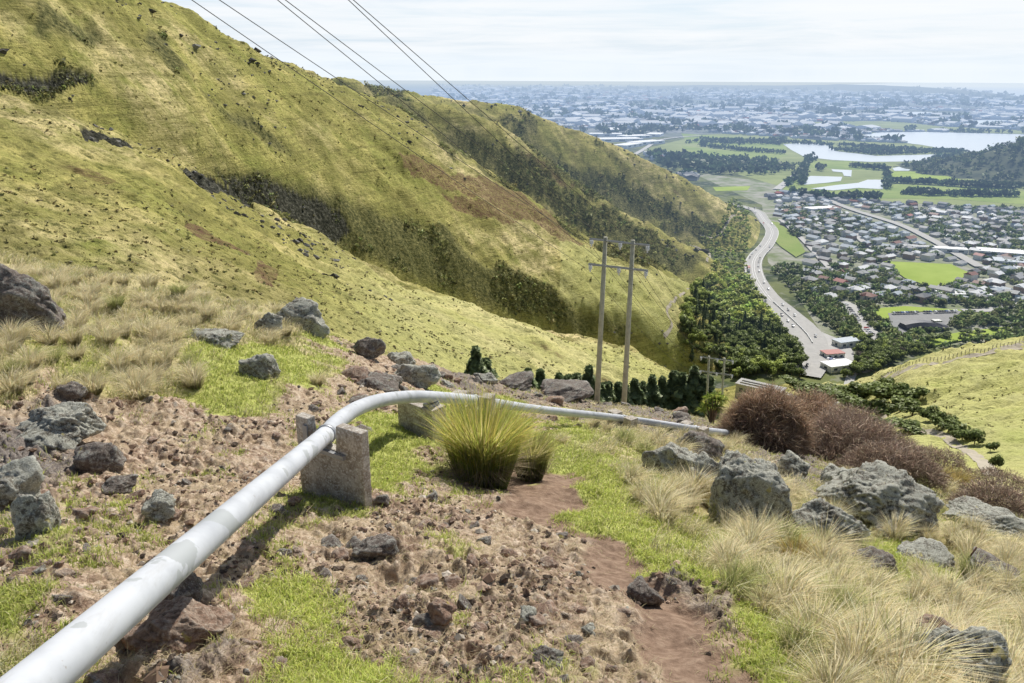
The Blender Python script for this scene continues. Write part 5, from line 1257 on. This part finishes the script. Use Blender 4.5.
# trees of the flats and the city
Pf = []; Sf = []
lines_ = [[(0,272),(100,285),(270,298)],[(270,262),(420,272)],[(420,285),(560,300),(800,292)],[(440,272),(560,280),(700,288),(840,292)],[(480,338),(590,350)],[(600,388),(700,392),(850,402),(1000,408)],[(640,424),(800,430),(1000,432)],[(300,425),(400,440),(560,440)],[(280,400),(335,330)],[(0,252),(130,262)],[(330,345),(320,395)],[(760,226),(900,232)],[(-100,300),(0,312),(120,318)],[(860,400),(1024,404)],[(590,360),(590,410)]]
for ln in lines_:
    ln = cr(ln, 700, 60, .3164)
    for (a, b) in zip(ln[:-1], ln[1:]):
        n = int(math.hypot(b[0]-a[0], (b[1]-a[1])*3)*1.2)+2
        for k in range(n):
            if random.random() < .3: continue
            t = k/n; p = plain(a[0]+(b[0]-a[0])*t+random.uniform(-1, 1), a[1]+(b[1]-a[1])*t+random.uniform(-.5, .5)); Pf.append(p[:]); Sf.append(random.uniform(.8, 2.0))
for ln, wd, n in [([(200,300),(215,330),(230,350),(300,330)], 0, 0)]: pass
blobs = [((320,150),(60,6),90),((390,150),(30,6),40),((620,186),(60,9),120),((720,190),(40,8),60),((600,184),(30,5),40),((100,262),(150,5),140),((240,262),(30,8),60),((345,320),(14,14),25),((380,345),(15,8),10),((200,340),(90,18),130),((100,330),(90,20),70),((880,320),(60,14),90),((800,310),(60,8),60),((930,205),(60,6),40),((560,290),(80,6),80)]
for (cx, cy), (rx, ry), n in blobs:
    for _ in range(n):
        px = 700+(cx+random.gauss(0, .5)*rx)*.3164; py = 60+(cy+random.gauss(0, .5)*ry)*.3164; p = plain(px, py); Pf.append(p[:]); Sf.append(random.uniform(1.0, 2.2))
k = 0
while k < 6500:
    px = random.uniform(380, 1060); py = 86+(random.random()**1.1)*112; k += 1
    if not (inside(px, py, city) or inside(px, py, town) or inside(px, py, town2) or inside(px, py, strip2)) or any(inside(px, py, z) for z in FREE): continue
    p = plain(px, py)
    if fbm(np.array([p.x*.0016+5]), np.array([p.y*.0016]), 3, 122)[0] < .42: continue
    Pf.append(p[:]); Sf.append(random.uniform(1.2, 2.6)*(1+p.length/6000))
merged_cards('far_trees', Pf, Sf, 14, 4.2, 7, 'round', (.03, .05, .035), (.11, .16, .08), 2.4, m_leaf, 'far trees and shelter belts over the flats and the city')
# wooded hill at the right edge
c0 = plain(1094, 176); ang = math.atan2(c0.x, c0.y); nx, ny = 150, 110; V = []
for a in np.linspace(-1.6, 1.6, nx):
    for b_ in np.linspace(-1.6, 1.6, ny):
        lx, ly = a*300, b_*230; X = c0.x+math.cos(ang)*lx+math.sin(ang)*ly; Y = c0.y-math.sin(ang)*lx+math.cos(ang)*ly; V.append((X, Y, 0, a, b_))
V = np.array(V); zz = 96*np.exp(-((V[:, 3]/.75)**2+(V[:, 4]/.75)**2))*(.75+.5*ridged(V[:, 0]*.006, V[:, 1]*.006, 3, 150))+(fbm(V[:, 0]*.03, V[:, 1]*.03, 3, 151)-.5)*5-5
VV = np.stack([V[:, 0], V[:, 1], zz], -1); I = np.arange(nx*ny).reshape(nx, ny); Qd = np.stack([I[:-1, :-1], I[1:, :-1], I[1:, 1:], I[:-1, 1:]], -1).reshape(-1, 4)
m_wh = field_mat('wooded_hill', (.045, .06, .03), (.10, .11, .05), .03)
tag(link('hill', mesh_np('hill', VV, quads=Qd, mats=[m_wh], smooth=True)), 'wooded hill rising from the flats at the right edge', None, None, 'structure')
k = RNG.choice(len(VV), 2600); P = VV[k]; P = P[(P[:, 2] > 1)]; 
merged_cards('hill_bush', P+RNG.normal(0, 2, P.shape)*np.array([1, 1, 0]), RNG.uniform(.8, 1.7, len(P)), 22, 4.5, 6, 'round', (.035, .05, .025), (.16, .20, .075), 1.7, m_leaf, 'bush covering the wooded hill')
tp = [(600,87.5,90),(660,86,89.5),(700,85,89.5),(740,85.6,90),(790,85.2,90.5),(840,84.4,91),(880,85.2,92),(920,87,93.5),(960,90,95.5),(1000,94.5,98),(1040,100,101)]
V = []; 
xs = np.linspace(600, 1040, 120); yt = np.interp(xs, [a[0] for a in tp], [a[1] for a in tp]); yb = np.interp(xs, [a[0] for a in tp], [a[2] for a in tp]); yt = yt+(fbm(xs*.05, xs*0, 3, 170)-.5)*1.0
for k in range(120):
    f_ = plain(xs[k], yb[k]); dd = ray(xs[k], yt[k]); r2 = f_.length*1.06; top = Vector((dd[0]*r2, dd[1]*r2, max(EZ+dd[2]*r2, 1))); bk = f_*1.16
    V += [f_[:], f_.lerp(top, .5)[:2]+(top.z*.62,), top[:], (bk.x, bk.y, 0)]
Qd = np.array([(k*4+a, (k+1)*4+a, (k+1)*4+a+1, k*4+a+1) for k in range(119) for a in range(3)])
tag(link('far_hills', mesh_np('far_hills', V, quads=Qd, mats=[m_wh], smooth=True)), 'low blue hills along the far coast', None, None, 'structure')
# shrubs along the track, as individuals
SH = [(864,398,22,14),(878,402,30,18),(892,404,24,16),(848,408,30,16),(862,414,24,13),(876,416,20,12),(900,412,18,10),(914,404,18,13),(884,392,14,12),(912,416,16,12),(930,421,14,11),(938,427,14,12),(948,432,14,11),(962,440,16,12),(974,445,15,12),(990,452,8,10),(995,470,9,12),(905,432,22,10),(890,428,16,9),(870,424,16,9),(834,402,20,9),(820,398,22,9),(808,394,22,9),(796,390,20,9),(832,394,24,9),(846,396,14,8)]
for k, (px, py, wpx, hpx) in enumerate(SH):
    p = at(px, py); s_ = (p-cam.location).length/F; kd = 'dark'
    o = tree(kd+str(k % 3), p-Vector((0, 0, hpx*s_*.15)), hpx*s_/8.5*1.15, 'round_shrub', 'round green shrub in the row along the walking track', 'round shrubs along the walking track', 'shrub'); o.scale.x = o.scale.y = wpx*s_/8.6*1.15
for k, (px, py, wpx, hpx) in enumerate([(928,341,16,7),(946,339,10,6),(966,335,9,5),(979,335,8,5),(993,331,8,5),(1006,329,8,5),(905,352,9,6),(915,350,8,6)]):
    p = plain(px, py); s_ = (p-cam.location).length/F
    o = tree('dark'+str(k % 3), p, hpx*s_/9, 'round_shrub', 'dark clipped shrub on the green strip behind the paddock fence', 'dark shrubs on the green strip', 'shrub'); o.scale.x = o.scale.y = wpx*s_/9
# cabbage tree: several heads of sword leaves
p = at(712, 424); s_ = (p-cam.location).length/F; o = bpy.data.objects.new('cabbage_tree', None); col.objects.link(o); o.location = p; tag(o, 'yellow green cabbage tree with spiky leaf heads beside the small twin pole', 'tree')
mb = MB(); hd = []
for k in range(11):
    a = k*2.4; rr = (4+8*random.random())*s_; hz_ = random.uniform(12, 30)*s_; e = Vector((math.cos(a)*rr, math.sin(a)*rr, hz_)); mb.tube([(0, 0, -.2), (e.x*.4, e.y*.4, hz_*.5), e], [s_*.9, s_*.7, s_*.5], 6); hd.append(e)
mb.build('trunk', m_trunk, o)
Pn = np.repeat(np.array([h[:] for h in hd]), 60, 0); n = len(Pn); u = RNG.normal(size=(n, 3)); u /= np.linalg.norm(u, axis=1)[:, None]; u[:, 2] = u[:, 2]*.8+.25; ln = RNG.uniform(5, 9, n)*s_; sd_ = np.cross(u, RNG.normal(size=(n, 3))); sd_ /= np.linalg.norm(sd_, axis=1)[:, None]
V = np.stack([Pn-sd_*s_*.3, Pn+sd_*s_*.3, Pn+u*(ln*.6)[:, None]+sd_*s_*.4, Pn+u*(ln*.6)[:, None]-sd_*s_*.4, Pn+u*ln[:, None]-np.array([0, 0, 1])*(ln*.2)[:, None]], 1); i_ = np.arange(n)[:, None]*5
link('crown', mesh_np('crown', V.reshape(-1, 3), quads=i_+np.array([0, 1, 2, 3]), tris=i_+np.array([3, 2, 4]), mats=[m_grass], cols=np.repeat(pal(n, [(.28, .36, .06), (.42, .46, .10), (.16, .24, .04)]), 5, 0)), o)
# paddock fence: posts with wires, running beside the gravel strip
fo = bpy.data.objects.new('paddock_fence', None); col.objects.link(fo); FP = [at(a, b) for a, b in [(1030,341),(1000,347),(965,354),(930,361),(900,369),(884,377),(872,388)]]; fo.location = FP[-1]
tag(fo, 'long post and wire fence along the edge of the paddock', 'fence'); FS = spline(FP, 9); pm = MB(); pm.box((0, 0, .7), (.16, .16, 1.8)); pmesh = tomesh(pm, 'post', simple('fence_timber', (.33, .30, .25), .9, haze=True)); wm = MB()
for a in FS: link('post', pmesh, fo, Vector((a.x, a.y, gz(a.x, a.y)))-fo.location)
for hz_ in (.5, .9, 1.35): wm.tube([Vector((a.x, a.y, gz(a.x, a.y)+hz_))-fo.location for a in FS], .02, 4, cap=False)
wm.build('fence_wire', m_arm, fo)
